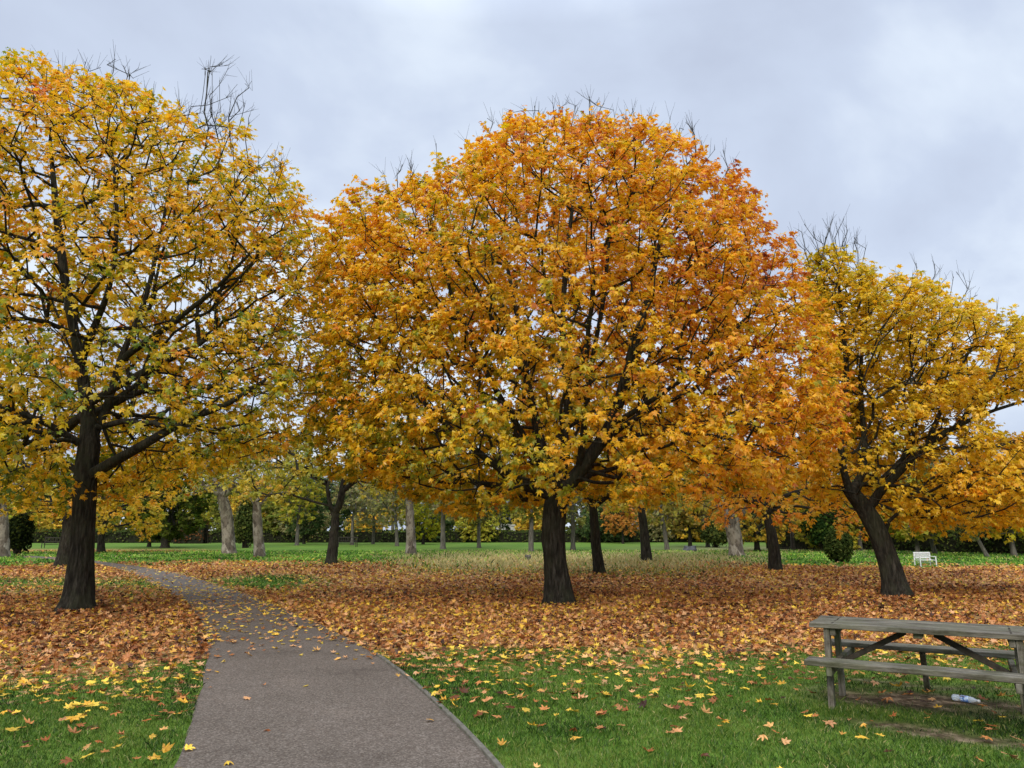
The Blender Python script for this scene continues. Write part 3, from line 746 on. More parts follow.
for i in range(7):
    v, f, fc = leaf_shape(i); o = mesh_faces('fallen_leaf', np.array(v), f, M['oneleaf'], fcol=fc); shapes.append(o)
fr = 0
for q, i in enumerate(near):
    s = shapes[q] if q < 7 else shapes[q % 7].copy()
    if q >= 7: COL.objects.link(s)
    nn = Vector(Nn[i]).normalized(); d = Vector(D[i]); d = (d - nn * d.dot(nn)).normalized(); b = d.cross(nn)
    m = Matrix((b, d, nn)).transposed().to_4x4(); m.translation = Vector(C[i]) + Vector((0, 0, 0.001 if ONP[i] else -0.004)); 
    s.matrix_world = m @ Matrix.Scale(float(Z[i]) * 1.02, 4)
    c = CC[i]; s.color = (*c, 1)
    lum = c[0]; rat = c[1] / c[0]
    hue = 'dark brown' if lum < 0.2 else ('yellow' if c[2] / c[0] < 0.14 and rat > 0.38 else ('pinkish tan' if c[2] / c[0] > 0.13 and lum > 0.45 else 'orange brown'))
    pxx = 512 + F_PX * C[i][0] / (C[i][1])
    where = 'lying on the tarmac path' if ONP[i] else ('lying on the grass left of the path' if px[i] < 200 else ('lying on the grass in front of the picnic table' if px[i] > 780 else 'lying on the grass between the path and the picnic table'))
    tag(s, f'{hue} fallen maple leaf {where}', 'leaf', f'{hue} leaves {where}')

# ================================================================ THE THREE BIG MAPLES
make_tree('maple_tree', 'large orange maple with broad domed crown and thick forked trunk amid the leaves', 'tree', 17.1,
    [(560, 607, 0), (558, 585, 0), (555, 560, 0), (553, 530, 0), (556, 503, 0), (562, 490, 0)], [0.34, 0.31, 0.285, 0.285, 0.30, 0.26],
    [[(562, 492, 0), (578, 474, 0), (595, 450, -.1), (612, 425, -.2), (622, 392, -.3), (632, 350, -.4), (648, 300, -.4), (660, 240, 0)],
     [(598, 447, -.1), (630, 436, -.6), (668, 430, -1.2), (715, 436, -1.8), (760, 446, -2.2)],
     [(600, 443, -.1), (640, 414, .6), (690, 392, 1.3), (740, 350, 1.8)],
     [(612, 425, -.2), (645, 405, -.9), (690, 375, -1.6), (735, 330, -2)],
     [(558, 496, 0), (548, 468, .2), (538, 430, .5), (527, 380, .8), (518, 320, 1.0), (505, 255, 1)],
     [(552, 498, 0), (528, 482, -.3), (500, 470, -.5), (478, 452, -.7), (452, 430, -1), (425, 405, -1.4), (395, 370, -1.6)],
     [(554, 499, 0), (520, 484, .4), (490, 486, .8), (465, 480, 1.1), (430, 462, 1.5), (395, 448, 2)],
     [(562, 490, 0), (563, 455, .3), (568, 400, .4), (562, 330, .3), (566, 255, 0), (575, 190, 0)],
     [(578, 474, 0), (584, 430, -.5), (590, 370, -1), (604, 300, -1.4), (610, 230, -1.6)],
     [(548, 468, .2), (520, 430, -.3), (490, 380, -.9), (455, 310, -1.4), (440, 250, -1.4)]],
    [(326, 480), (316, 420), (312, 330), (316, 262), (336, 208), (360, 186), (398, 190), (428, 174), (460, 158), (484, 136), (508, 122), (545, 124), (580, 118), (612, 126), (645, 126), (680, 140), (716, 164), (742, 182), (766, 216), (790, 240), (808, 290), (826, 330), (838, 380), (842, 430), (820, 462), (790, 484), (740, 494), (700, 488), (660, 500), (600, 492), (560, 506), (500, 500), (462, 512), (430, 500), (400, 492), (370, 478)],
    5.7, 5200, 24, 0.26, 0.124, col_main, bare=[[(380, 168), (480, 118), (580, 92), (700, 122), (745, 172), (735, 185), (690, 140), (580, 112), (485, 128), (395, 186)]], bare_n=[70],
    clear=[(592, 466, 24, 30, .9), (470, 468, 44, 20, .6), (540, 400, 36, 46, .4), (640, 418, 44, 22, .45), (470, 380, 46, 30, .3), (610, 350, 36, 46, .4), (700, 385, 50, 22, .4), (560, 300, 36, 36, .25)],
    seed=3, front=0.85, botfree=0.5, hollow=0.2, gap=0.26, outer=0.36, gscale=0.8, alpha=0.38, rfork=0.20, limb_r=[.17, .06, .06, .07, .12, .11, .09, .11, .08, .07])

make_tree('maple_tree', 'yellow-green maple with dark trunk left of the path, crown cut by left edge', 'tree', 15.8,
    [(76, 613, 0), (79, 590, 0), (82, 550, 0), (84, 510, 0), (85, 475, 0), (90, 445, 0), (89, 418, 0)], [0.34, 0.285, 0.262, 0.25, 0.25, 0.225, 0.17],
    [[(87, 478, 0), (108, 464, -.2), (132, 452, -.4), (156, 437, -.6), (190, 418, -.8), (228, 405, -1.2), (265, 380, -1.4)],
     [(90, 445, 0), (108, 405, .3), (120, 360, .6), (146, 300, .9), (162, 230, 1.0), (172, 170, 1)],
     [(89, 418, 0), (80, 360, -.2), (66, 290, -.4), (56, 210, -.4), (50, 140, 0)],
     [(88, 450, 0), (58, 428, -.4), (20, 412, -.8), (-35, 395, -1)],
     [(120, 360, .6), (170, 325, 0), (215, 290, -.6), (258, 245, -1)],
     [(108, 405, .3), (150, 375, 1.2), (200, 340, 2), (250, 300, 2.4)],
     [(85, 475, 0), (50, 455, 1.0), (10, 430, 2), (-40, 400, 2.5)],
     [(80, 360, -.2), (110, 290, -1.2), (118, 220, -1.6), (112, 150, -1.6)]],
    [(-170, 470), (-190, 350), (-170, 220), (-110, 130), (-40, 66), (10, 60), (60, 72), (100, 82), (138, 92), (172, 112), (205, 118), (240, 130), (262, 150), (290, 178), (308, 205), (326, 250), (335, 310), (345, 370), (338, 420), (300, 450), (262, 462), (220, 470), (180, 478), (140, 488), (100, 500), (50, 506), (0, 505), (-80, 500)],
    5.4, 4300, 15.5, 0.27, 0.126, col_left, bare=[[(200, 128), (203, 60), (232, 62), (258, 100), (262, 140), (232, 132)], [(0, 58), (120, 56), (290, 165), (285, 185), (120, 78), (0, 60)]], bare_n=[40, 50],
    clear=[(88, 440, 26, 34, .85), (130, 452, 34, 20, .85), (120, 380, 40, 40, .6), (190, 300, 50, 46, .5), (60, 300, 36, 60, .5), (60, 420, 36, 18, .6)],
    seed=12, botfree=0.5, gap=0.34, outer=0.4, front=0.8, hollow=0.25, alpha=0.36, rfork=0.18, limb_r=[.12, .09, .11, .08, .08, .06, .07, .07])

make_tree('maple_tree', 'golden yellow maple with a leaning dark trunk behind the picnic table', 'tree', 19.1,
    [(898, 599, 0), (894, 582, 0), (887, 556, 0), (878, 530, 0), (865, 508, 0), (849, 489, 0)], [0.34, 0.30, 0.27, 0.255, 0.235, 0.19],
    [[(868, 512, 0), (876, 494, -.2), (892, 480, -.4), (908, 462, -.7), (928, 442, -1), (960, 424, -1.4), (995, 410, -1.6)],
     [(852, 491, 0), (862, 478, .2), (866, 452, .4), (862, 415, .6), (860, 370, .7), (866, 318, .6)],
     [(849, 489, 0), (842, 468, -.3), (840, 430, -.5), (848, 378, -.6), (842, 320, -.4), (838, 275, 0)],
     [(884, 540, 0), (889, 512, -.3), (915, 512, -.8), (948, 508, -1.2), (985, 500, -1.6)],
     [(928, 442, -1), (945, 400, -.6), (965, 360, -.2), (980, 330, 0)],
     [(892, 480, -.4), (915, 430, .8), (930, 380, 1.3), (930, 330, 1.4)],
     [(995, 410, -1.6), (1020, 402, -1.6), (1045, 396, -1.6)],
     [(862, 478, .2), (900, 420, 2), (940, 400, 2.8)]],
    [(800, 484), (812, 400), (812, 330), (804, 270), (826, 250), (850, 262), (880, 276), (905, 276), (926, 278), (945, 300), (985, 312), (1015, 318), (1050, 330), (1085, 370), (1090, 385), (1030, 392), (985, 402), (978, 424), (1000, 436), (1060, 440), (1085, 470), (1060, 510), (1020, 528), (985, 524), (960, 534), (925, 530), (900, 524), (880, 512), (850, 498), (820, 505)],
    3.9, 2900, 16, 0.26, 0.132, col_right, bare=[[(788, 270), (790, 226), (815, 222), (850, 214), (866, 245), (872, 275), (830, 262)], [(880, 285), (905, 262), (935, 262), (1024, 300), (1024, 318), (940, 292)]], bare_n=[60, 22],
    clear=[(850, 488, 20, 18, .95), (872, 505, 22, 20, .9), (905, 465, 30, 20, .75), (866, 400, 24, 50, .6), (945, 432, 34, 20, .6), (850, 440, 20, 30, .6), (905, 370, 30, 40, .5)],
    seed=23, gap=0.33, hollow=0.2, outer=0.42, alpha=0.36, rfork=0.15, limb_r=[.12, .08, .09, .05, .06, .05, .04, .05], front=0.8)

# ================================================================ MIDDLE-DISTANCE MAPLES
def mid(label, Y, stem, rs, limbs, poly, rD, nt_, npr, stops, sd, ls=0.17, bark='bark', name='maple_tree', group='maples in the middle distance', **k):
    return make_tree(name, label, 'tree', Y, [(a, b, 0) for a, b in stem], rs, [[(a, b, dy) for a, b, dy in L] for L in limbs], poly, rD, nt_, npr, 0.36, ls, col_mid(stops, sd),
                     bark=bark, flare=0.18, group=group, seed=sd, step=0.5, rtip=0.012, rtw=0.007, gap=k.pop('gap', 0.3), kstem=14, **k)
mid('slender maple just right of the big orange tree, fork at half trunk height', 28.4, [(600, 575), (596, 545), (594, 515), (592, 500)], [.24, .20, .18, .15],
    [[(594, 510, 0), (582, 494, 0), (572, 475, 0)], [(594, 508, 0), (606, 498, 0), (622, 486, .5), (640, 470, 1)]],
    [(510, 470), (520, 400), (560, 350), (620, 340), (670, 380), (690, 440), (680, 490), (640, 505), (580, 498), (530, 505)], 3.6, 420, 17, YEL, 31)
mid('dark-stemmed yellow maple with a thin side stem, right of the slender maple', 39, [(647, 563), (645, 540), (643, 520), (640, 503)], [.30, .26, .24, .2],
    [[(646, 535, 0), (655, 520, 0), (658, 500, 0)], [(641, 506, 0), (628, 490, 0), (615, 475, 0)], [(641, 504, 0), (652, 490, 0), (665, 470, 0)]],
    [(585, 500), (580, 440), (610, 400), (660, 390), (715, 420), (730, 470), (715, 510), (680, 505), (640, 500), (610, 512)], 4.2, 420, 17, YGR, 37, ls=0.2)
mid('orange-yellow maple with low level branch, left of the leaning golden maple', 31, [(776, 571), (774, 550), (771, 530), (766, 515)], [.30, .25, .22, .18],
    [[(768, 518, 0), (776, 500, -.3), (790, 492, -.5), (830, 486, -.8), (850, 490, -1)], [(767, 517, 0), (755, 500, 0), (740, 480, 0)], [(767, 516, 0), (770, 480, .5), (775, 440, .5)]],
    [(690, 520), (680, 450), (710, 400), (760, 380), (820, 385), (870, 420), (888, 470), (880, 530), (850, 535), (820, 520), (790, 528), (760, 512), (720, 525)], 4.6, 560, 18, [(0, (190, 170, 40)), (0.4, (236, 180, 32)), (0.7, (238, 152, 32)), (1, (214, 116, 36))], 43)
mid('thin V-forked maple with sparse yellow-green leaves right of two plane trunks', 37, [(331, 565), (333, 545), (335, 525), (335, 512)], [.29, .25, .22, .19],
    [[(334, 516, 0), (328, 500, 0), (327, 480, 0), (330, 455, 0)], [(335, 515, 0), (342, 500, 0), (343, 478, 0), (352, 450, 0)], [(327, 485, 0), (310, 475, 0), (290, 468, 0)], [(343, 490, 0), (360, 478, 0), (380, 468, 0)]],
    [(245, 505), (240, 440), (270, 390), (330, 370), (390, 390), (420, 440), (410, 500), (370, 492), (330, 470), (290, 500)], 4.4, 420, 15, YGR, 47, ls=0.2, gap=0.36)
mid('dark maple trunk standing close behind the left maple trunk', 34.8, [(64, 566), (68, 545), (70, 520), (73, 500)], [.42, .36, .32, .28],
    [[(73, 503, 0), (60, 480, 0), (45, 460, 0)], [(73, 502, 0), (90, 480, 0), (110, 460, 0)]],
    [(-20, 515), (-30, 440), (20, 390), (90, 380), (160, 410), (185, 460), (170, 510), (120, 505), (60, 515)], 4.6, 450, 16, YEL, 53)
mid('small golden tree by the path bend, right of the left maple trunk', 55, [(101, 552), (101, 540), (104, 525), (106, 515)], [.32, .26, .22, .18],
    [[(105, 520, 0), (118, 508, 0)], [(105, 518, 0), (96, 505, 0)]],
    [(84, 528), (84, 480), (110, 450), (150, 460), (166, 500), (160, 530), (140, 538), (120, 530)], 3.6, 240, 15, YEL, 59, ls=0.24)

# plane trees, pollarded, pale mottled trunks
def plane(label, base, Y, stem, rs, limbs, poly, sd, nt_=260, stops=YGR):
    return make_tree('plane_tree', label, 'tree', Y, [(a, b, 0) for a, b in stem], rs, [[(a, b, 0) for a, b in L] for L in limbs], poly, 3.5, nt_, 10, 0.45, 0.26, col_mid(stops, sd),
                     bark='plane', flare=0.08, group='pale plane trees in the middle distance', seed=sd, step=0.5, rtip=0.014, rtw=0.008, gap=0.36, kstem=18)
plane('broad two-stemmed plane tree with mottled grey trunk, left of the cream plane trunk', 0, 52, [(229, 554), (228, 530), (226, 510), (222, 497)], [.50, .44, .42, .36],
      [[(231, 530), (238, 512), (243, 495), (244, 480)], [(222, 500), (218, 485), (214, 465)]], [(180, 500), (180, 440), (215, 410), (260, 430), (270, 480), (250, 500), (220, 485)], 61)
plane('cream-barked plane tree with a single thick pollarded trunk right of the two-stemmed plane', 0, 46.5, [(260, 558), (258, 535), (257, 515), (257, 502)], [.36, .31, .30, .26],
      [[(258, 508), (266, 498), (273, 492)], [(257, 504), (250, 490), (246, 475)]], [(225, 490), (230, 440), (260, 420), (300, 440), (305, 485), (270, 492)], 67, 220)
plane('short cream plane trunk standing alone between the V-forked maple and the big orange tree', 0, 50.5, [(411, 555), (411, 535), (410, 515), (409, 500)], [.38, .33, .31, .27],
      [[(410, 505), (416, 490), (420, 475)]], [(375, 495), (380, 450), (410, 430), (445, 450), (450, 490), (420, 480)], 71, 200)
plane('knobbly pollarded plane tree with burrs, left of the low-branched maple', 0, 46.5, [(737, 558), (736, 545), (733, 530), (731, 518)], [.50, .44, .50, .48],
      [[(734, 525), (743, 514), (748, 505)], [(731, 520), (722, 508), (715, 495)]], [(690, 510), (690, 460), (730, 440), (770, 460), (775, 500), (740, 500)], 73, 200)
plane('pale plane trunk at the left edge with one dark limb reaching right', 0, 46, [(2, 559), (3, 535), (2, 515), (0, 503)], [.42, .36, .34, .34],
      [[(3, 514), (12, 507), (24, 504), (34, 498), (45, 485)], [(0, 506), (-8, 490), (-12, 470)]], [(-50, 500), (-45, 440), (0, 420), (50, 440), (55, 490), (20, 495)], 79, 220)

# ================================================================ DISTANT TREES (shared meshes)
def far_variant(h, wide, base, nt_, bark, sd, sparse=1.0, stemh=0.3):
    prof = [(h * stemh * .75, wide * .5), (h * (stemh + .12), wide * .85), (h * .6, wide), (h * .8, wide * .8), (h * .93, wide * .45), (h, wide * .1)]
    stem = np.array([[0, 0, -.15], [.05, 0, h * stemh * .6], [R.uniform(-.15, .15), 0, h * stemh * 1.15]])
    pts = crown_points(nt_, (0.0, 0.0), 0, wide, prof=prof, outer=0.5, gap=0.34, gscale=0.5, seed=sd, hollow=0.2, lump=0.35)
    A, PAR, rad, tips, ns = grow(stem, [], pts, len(pts), 0.35, 0.7, 0.02, base * .8)
    root = empty('park_tree', (0, 0, 0))
    stem_tube(stem, [base * 1.15, base, base * .85], 0.3, sd, 12).build('trunk', M[bark], root)
    T = branch_tubes(A, PAR, rad, ns, 6)
    ones = lambda C, idx, n: np.clip(np.ones((len(C), 3)) * (1 + R.normal(0, .16, (n, 1))[idx]) * (1 + R.normal(0, .1, (len(C), 3)) * [1, .8, 1.6]), 0.4, 1.6)
    C, Nn, D, sz, cc = foliate(A[tips], A[PAR[tips]], 15 * sparse, 0.5, 0.34, ones, np.array([0, 0, h * .5]), T=T, rtw=0.01, ntw=2)
    T.build('branches', M[bark], root)
    leaves_mesh('crown', C, Nn, D, sz, cc, M['farleaf'], root, SIMPLE)
    return root
protos = {'round': far_variant(11, 4.4, .20, 380, 'bark', 101, stemh=.18), 'wide': far_variant(10, 5.8, .28, 470, 'bark', 102, stemh=.16), 'thicket': far_variant(5.5, 4.6, .14, 420, 'bark', 107, 1.1, stemh=.06),
          'tall': far_variant(14, 4.2, .22, 380, 'greybark', 103, stemh=.32), 'sparse': far_variant(12, 4.2, .19, 230, 'greybark', 104, .75, stemh=.3),
          'dense': far_variant(9, 4.6, .3, 360, 'bark', 105, 1.2, stemh=.14), 'small': far_variant(5, 2.3, .12, 130, 'greybark', 106, .9, stemh=.3)}
used = set()
def put(kind, px_, Y, s, colr, label, group, lean=0.0, rz=None, bx=None):
    o = protos[kind] if kind not in used else copy_tree(protos[kind]); used.add(kind)
    x = ground(px_, 545)[0] / ground(px_, 545)[1] * Y
    o.location = (x, Y, 0); o.scale = (s, s, s * random.uniform(.95, 1.08)); o.rotation_euler = (0, lean, random.uniform(0, 6.28) if rz is None else rz)
    for c in o.children:
        if c.name.startswith('crown'): c.color = (*lin(*colr), 1)
    tag(o, label, 'tree', group); return o
OL, YG2, DK, OR, YW, GRY = (140, 142, 62), (188, 180, 70), (80, 98, 56), (204, 146, 70), (226, 194, 76), (156, 150, 98)
G1 = 'single park trees on the far lawn'
for a in [
    ('dense', 165, 70, 1.1, (84, 96, 36), 'dense dark green tree with thick ivy-clad trunk behind the small golden tree'),
    ('round', 149, 74, .75, (150, 136, 44), 'lower olive tree hugging the left of the dense dark green tree'),
    ('tall', 297, 82, .8, YG2, 'grey-stemmed yellow-green tree between the cream plane and the V-forked maple'),
    ('round', 304, 90, .7, DK, 'dark tree touching the grey-stemmed tree left of the V-forked maple'),
    ('sparse', 352, 84, .9, GRY, 'thin-leaved pale forked tree just right of the V-forked maple'),
    ('sparse', 373, 90, .85, GRY, 'slim straight tree midway between V-forked maple and lone cream trunk'),
    ('sparse', 397, 78, .85, (150, 146, 90), 'leaning sparse tree just left of the lone cream plane trunk'),
    ('wide', 423, 88, .55, (176, 170, 50), 'low bushy lime-yellow tree just right of the lone cream plane trunk'),
    ('tall', 443, 66, .9, GRY, 'tall grey tree with twin trunk right of the low lime-yellow tree'),
    ('sparse', 479, 70, .8, (120, 118, 66), 'straight grey-green trunk beneath the left half of the orange crown'),
    ('tall', 531, 56, .75, (150, 146, 66), 'smooth grey trunk immediately left of the big orange tree trunk'),
    ('sparse', 573, 62, .9, (150, 148, 76), 'pale double trunk immediately right of the big orange tree trunk'),
    ('round', 623, 92, .7, OR, 'rusty orange small tree between the slender maple and the dark-stemmed maple'),
    ('sparse', 667, 62, .85, (168, 156, 74), 'pale trunk leaning left, right of the dark-stemmed maple'),
    ('round', 690, 76, .8, (150, 130, 60), 'dark bowed trunk beside the grey boulder on the far lawn'),
    ('sparse', 708, 74, .9, (176, 160, 80), 'pale straight slanting trunk left of the knobbly plane'),
    ('wide', 757, 58, .7, (190, 160, 60), 'dark twin-limbed tree just behind and right of the knobbly plane'),
    ('sparse', 793, 62, .8, (140, 134, 60), 'faint grey tree between the low-branched maple and the rounded evergreen bush'),
    ('sparse', 860, 60, .75, (122, 128, 60), 'double pale stem just right of the evergreen bush'),
    ('small', 917, 50, 1.0, (170, 160, 60), 'thin grey sapling directly behind the white bench'),
    ('sparse', 934, 52, .7, (128, 120, 60), 'dark slanting trunk just right of the white bench'),
    ('sparse', 986, 46, .55, (110, 116, 60), 'pale thin trunk leaning strongly left in front of the right hedge'),
    ('small', 1013, 48, 1.15, (204, 180, 56), 'small yellow tree by the hedge at the right edge')]:
    lean = {667: -.12, 708: -.14, 934: -.16, 986: -.42, 397: -.08}.get(a[1], 0)
    put(*a, G1, lean=lean, rz=0 if lean else None)
# the treeline at the park's edge
cols = {'olive': OL, 'yellow-green': YG2, 'dark green': DK, 'rusty orange': OR, 'golden': YW, 'grey-green': GRY}
marks = [(-60, 'beyond the pale plane at the left edge'), (15, 'behind the dark shrub at the left edge'), (52, 'behind the park bench on the left'), (120, 'behind the small golden tree'), (200, 'left of the two-stemmed plane'),
         (243, 'behind the two pale plane trunks'), (282, 'right of the cream plane'), (330, 'directly behind the V-forked maple'), (385, 'left of the lone cream trunk'), (440, 'right of the lone cream trunk'),
         (500, 'left of the big orange tree trunk'), (560, 'directly behind the big orange tree trunk'), (620, 'behind the slender maple'), (680, 'behind the grey boulder'), (728, 'behind the knobbly plane'), (790, 'behind the low-branched maple'),
         (850, 'behind the evergreen bush'), (905, 'behind the leaning golden maple'), (960, 'between the white bench and the right edge'), (1040, 'at the right edge behind the hedge')]
seq = ['olive', 'dark green', 'yellow-green', 'grey-green', 'golden', 'rusty orange']
heights = ['tall', 'low', 'mid-height']
from collections import Counter
seen = Counter(); rr = random.Random(5)
for row in range(4):
    for k, (mx_, where) in enumerate(marks):
        px_ = mx_ + rr.uniform(-13, 13) + (row % 3 - 1) * 19
        right = px_ > 770
        Y = (58 + rr.uniform(2, 10) + row * 11) if right else (104 + rr.uniform(-4, 6) + row * 14)
        kind = rr.choice(['round', 'wide', 'dense', 'tall', 'round', 'wide']) if row else 'thicket'; cn = seq[(k * 2 + row * 5 + rr.randint(0, 1)) % 6]
        if cn == 'rusty orange' and rr.random() < .5: cn = 'olive'
        s = (rr.uniform(.62, .82) if right else rr.uniform(.8, 1.15)) * (.85 + .12 * row)
        put(kind, px_, Y, s, cols[cn], f'{["low bushy front-row", "second-row", "third-row", "hindmost"][row]} {cn} boundary tree {where}', 'trees of the boundary tree line')

# ================================================================ HEDGES, BUSHES
def hedge(name, label, cat, P, h, wd, colr, dens, size, stems=True):
    P = spline([np.array(p) for p in P], 60); n = int(np.linalg.norm(np.diff(P, axis=0), axis=1).sum() * dens)
    i = R.uniform(0, 58.9, n); a = i.astype(int); f = (i - a)[:, None]; c = P[a] * (1 - f) + P[a + 1] * f
    t = norm(np.gradient(P, axis=0))[a]; nn = np.stack([t[:, 1], -t[:, 0]], 1)
    z = R.uniform(0.03, 1, n) ** .8 * h; u = R.uniform(-1, 1, n); u = np.sign(u) * np.abs(u) ** .35
    top = R.uniform(0, 1, n) < .3; z = np.where(top, h * R.uniform(.9, 1.04, n), z); u = np.where(top, R.uniform(-1, 1, n), u)
    z = z * (0.9 + .25 * vnoise(P2(c[:, 0], c[:, 1]), .35, 9))
    C = np.c_[c + nn * (u * wd / 2)[:, None], z]
    NR = np.c_[nn * u[:, None], np.full(n, .6)] + R.normal(0, .5, (n, 3))
    root = empty(name, (*P[30], 0)); tag(root, label, cat)
    cc = palette(np.clip(R.normal(.45, .22, n), 0, 1), colr)
    o = leaves_mesh('foliage', C, NR, R.normal(0, 1, (n, 3)), size * R.uniform(.6, 1.3, n), cc, M['hedge'], root, SIMPLE)
    # woody core
    T = Tubes(); 
    bs = np.c_[P[::1], np.zeros(60)]; bs = bs[R.integers(0, 60, 240)] + R.normal(0, wd * .16, (240, 3)) * [1, 1, 0]
    T.sticks(bs, bs + np.c_[R.normal(0, .25, (240, 2)), np.full(240, h * .9)], np.full(240, .03))
    b = T.build('stems', M['twig'], root)
    # dense inner mass of the hedge
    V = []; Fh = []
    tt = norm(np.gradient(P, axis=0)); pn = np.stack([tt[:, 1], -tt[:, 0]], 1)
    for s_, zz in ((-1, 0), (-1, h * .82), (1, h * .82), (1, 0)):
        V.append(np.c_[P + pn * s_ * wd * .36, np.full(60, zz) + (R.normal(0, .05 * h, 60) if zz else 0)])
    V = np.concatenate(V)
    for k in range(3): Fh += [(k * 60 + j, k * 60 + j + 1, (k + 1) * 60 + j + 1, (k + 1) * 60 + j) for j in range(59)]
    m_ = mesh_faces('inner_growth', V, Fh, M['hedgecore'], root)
    local((o, b, m_), root)
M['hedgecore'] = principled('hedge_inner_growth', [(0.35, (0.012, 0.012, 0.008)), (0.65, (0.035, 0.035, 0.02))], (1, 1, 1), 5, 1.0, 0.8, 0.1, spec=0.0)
DG = [(0, (34, 42, 22)), (.5, (64, 76, 36)), (1, (118, 120, 56))]
def gp(a, Y): return (ground(a, 545)[0] / ground(a, 545)[1] * Y, Y)
hedge('boundary_hedge', 'long low dark hedge along the far edge of the lawn, left and centre', 'hedge', [gp(-120, 96), gp(200, 99), gp(480, 102), gp(800, 104)], 1.6, 2.4, DG, 85, .3)
hedge('boundary_hedge', 'nearer dark hedge running behind the white bench to the right edge', 'hedge', [gp(770, 68), gp(880, 60), gp(1010, 52), gp(1160, 48)], 1.75, 1.6, DG, 320, .2)
hedge('rust_hedge', 'reddish-brown low hedge left of centre behind the two-stemmed plane', 'hedge', [gp(176, 93), gp(205, 93)], 2.5, 2.0, [(0, (70, 44, 30)), (.5, (110, 70, 42)), (1, (146, 98, 54))], 120, .3)

def bush(label, px_, Y, w_, h_, n, colr, size, sd, name='evergreen_bush'):
    x = gp(px_, Y)[0]; root = empty(name, (x, Y, 0)); tag(root, label, 'bush')
    th = R.uniform(0, 6.283, n); cz = R.uniform(-.85, 1, n); rho = R.uniform(.35, 1, n) ** .5
    s = np.sqrt(1 - cz ** 2); d = np.stack([np.cos(th) * s, np.sin(th) * s, cz], 1)
    lm = .75 + .5 * vnoise(d * 2.2, 1, sd)
    C = d * (rho * lm)[:, None] * [w_ / 2, w_ / 2, h_ / 2] + [0, 0, h_ / 2]; C[:, 2] = np.maximum(C[:, 2], .03)
    leaves_mesh('foliage', C, d + R.normal(0, .5, (n, 3)) + [0, 0, .4], R.normal(0, 1, (n, 3)), size * R.uniform(.6, 1.3, n), palette(np.clip(R.normal(.45, .25, n), 0, 1), colr), M['hedge'], root, SIMPLE)
    T = Tubes()
    k = 40; e = C[R.integers(0, n, k)] * .9; T.sticks(R.normal(0, .12, (k, 3)) * [1, 1, 0], e, np.full(k, .03)); T.build('stems', M['twig'], root)
BG = [(0, (30, 42, 20)), (.5, (62, 76, 34)), (1, (110, 116, 58))]
bush('rounded grey-green evergreen bush alone on the lawn left of the leaning trunk', 838, 38.5, 1.35, 1.75, 2600, BG, .13, 5)
bush('taller dark evergreen standing right behind the rounded bush', 826, 56, 3.2, 4.2, 3500, [(0, (20, 34, 16)), (.5, (40, 60, 26)), (1, (84, 100, 40))], .22, 6)
bush('black-green shrub beside the pale plane trunk at the left edge', 18, 52, 1.9, 3.0, 2600, [(0, (14, 20, 12)), (.5, (30, 38, 20)), (1, (70, 76, 30))], .17, 7)
bush('dark holly-like shrub between the two pale plane trunks', 245, 70, 2.4, 5.0, 2200, DG, .24, 8)
bush('dark rounded shrub under the trees left of the knobbly plane', 716, 72, 3.0, 2.6, 1800, DG, .24, 9)

# ================================================================ STUMP, BOULDER
def lump(name, label, cat, px_, py_, w_, h_, mat, sd):
    g = ground(px_, py_); V = []; k = 20; rings = 9
    for i in range(rings):
        f = i / (rings - 1); rr_ = w_ / 2 * (1.15 - .25 * f if i < rings - 1 else .45)
        for j in range(k):
            a_ = j / k * 6.2832; q = 1 + .25 * (mnoise.noise(Vector((math.cos(a_) * 1.5, math.sin(a_) * 1.5, f * 2 + sd))))
            V.append((math.cos(a_) * rr_ * q, math.sin(a_) * rr_ * q, (h_ * min(f * 1.12, 1) - .03) * (1 + (.15 * math.sin(a_ * 2 + sd) if f > .5 else 0))))
    Fq = [(i * k + j, i * k + (j + 1) % k, (i + 1) * k + (j + 1) % k, (i + 1) * k + j) for i in range(rings - 1) for j in range(k)] + [tuple((rings - 1) * k + j for j in range(k))]
    o = mesh_faces(name, np.array(V), Fq, mat); o.location = g; tag(o, label, cat); return o
lump('tree_stump', 'small weathered grey tree stump in the dry grass left of the big orange trunk', 'stump', 528, 561.5, .30, .34, M['greybark'], 1)
lump('boulder', 'low grey boulder on the far lawn beneath the bowed trunk', 'boulder', 690, 551.5, 1.0, .42, principled('grey_stone', [(.3, (.05, .05, .05)), (.7, (.12, .12, .125))], (1, 1, 1), 4, .9, .5, .03), 2)

# ================================================================ BENCHES
def box(V, Fq, c, s, M_=None, bev=0.0):
    cx, cy, cz = c; sx, sy, sz = [v / 2 for v in s]; b = len(V); e = bev
    vs = []
    if e:
        for z_, ins in ((-sz, e), (-sz + e, 0), (sz - e, 0), (sz, e)):
            for x_, y_ in ((-1, -1), (1, -1), (1, 1), (-1, 1)): vs.append((x_ * (sx - ins), y_ * (sy - ins), z_))
        fs = [(3, 2, 1, 0), (12, 13, 14, 15)] + [(r * 4 + j, r * 4 + (j + 1) % 4, (r + 1) * 4 + (j + 1) % 4, (r + 1) * 4 + j) for r in range(3) for j in range(4)]
    else:
        vs = [(x_, y_, z_) for z_ in (-sz, sz) for x_, y_ in ((-sx, -sy), (sx, -sy), (sx, sy), (-sx, sy))]
        fs = [(3, 2, 1, 0), (4, 5, 6, 7), (0, 1, 5, 4), (1, 2, 6, 5), (2, 3, 7, 6), (3, 0, 4, 7)]
    for v in vs:
        q = Vector(v)
        if M_: q = M_ @ q
        V.append((q.x + cx, q.y + cy, q.z + cz))
    Fq += [tuple(i + b for i in f) for f in fs]
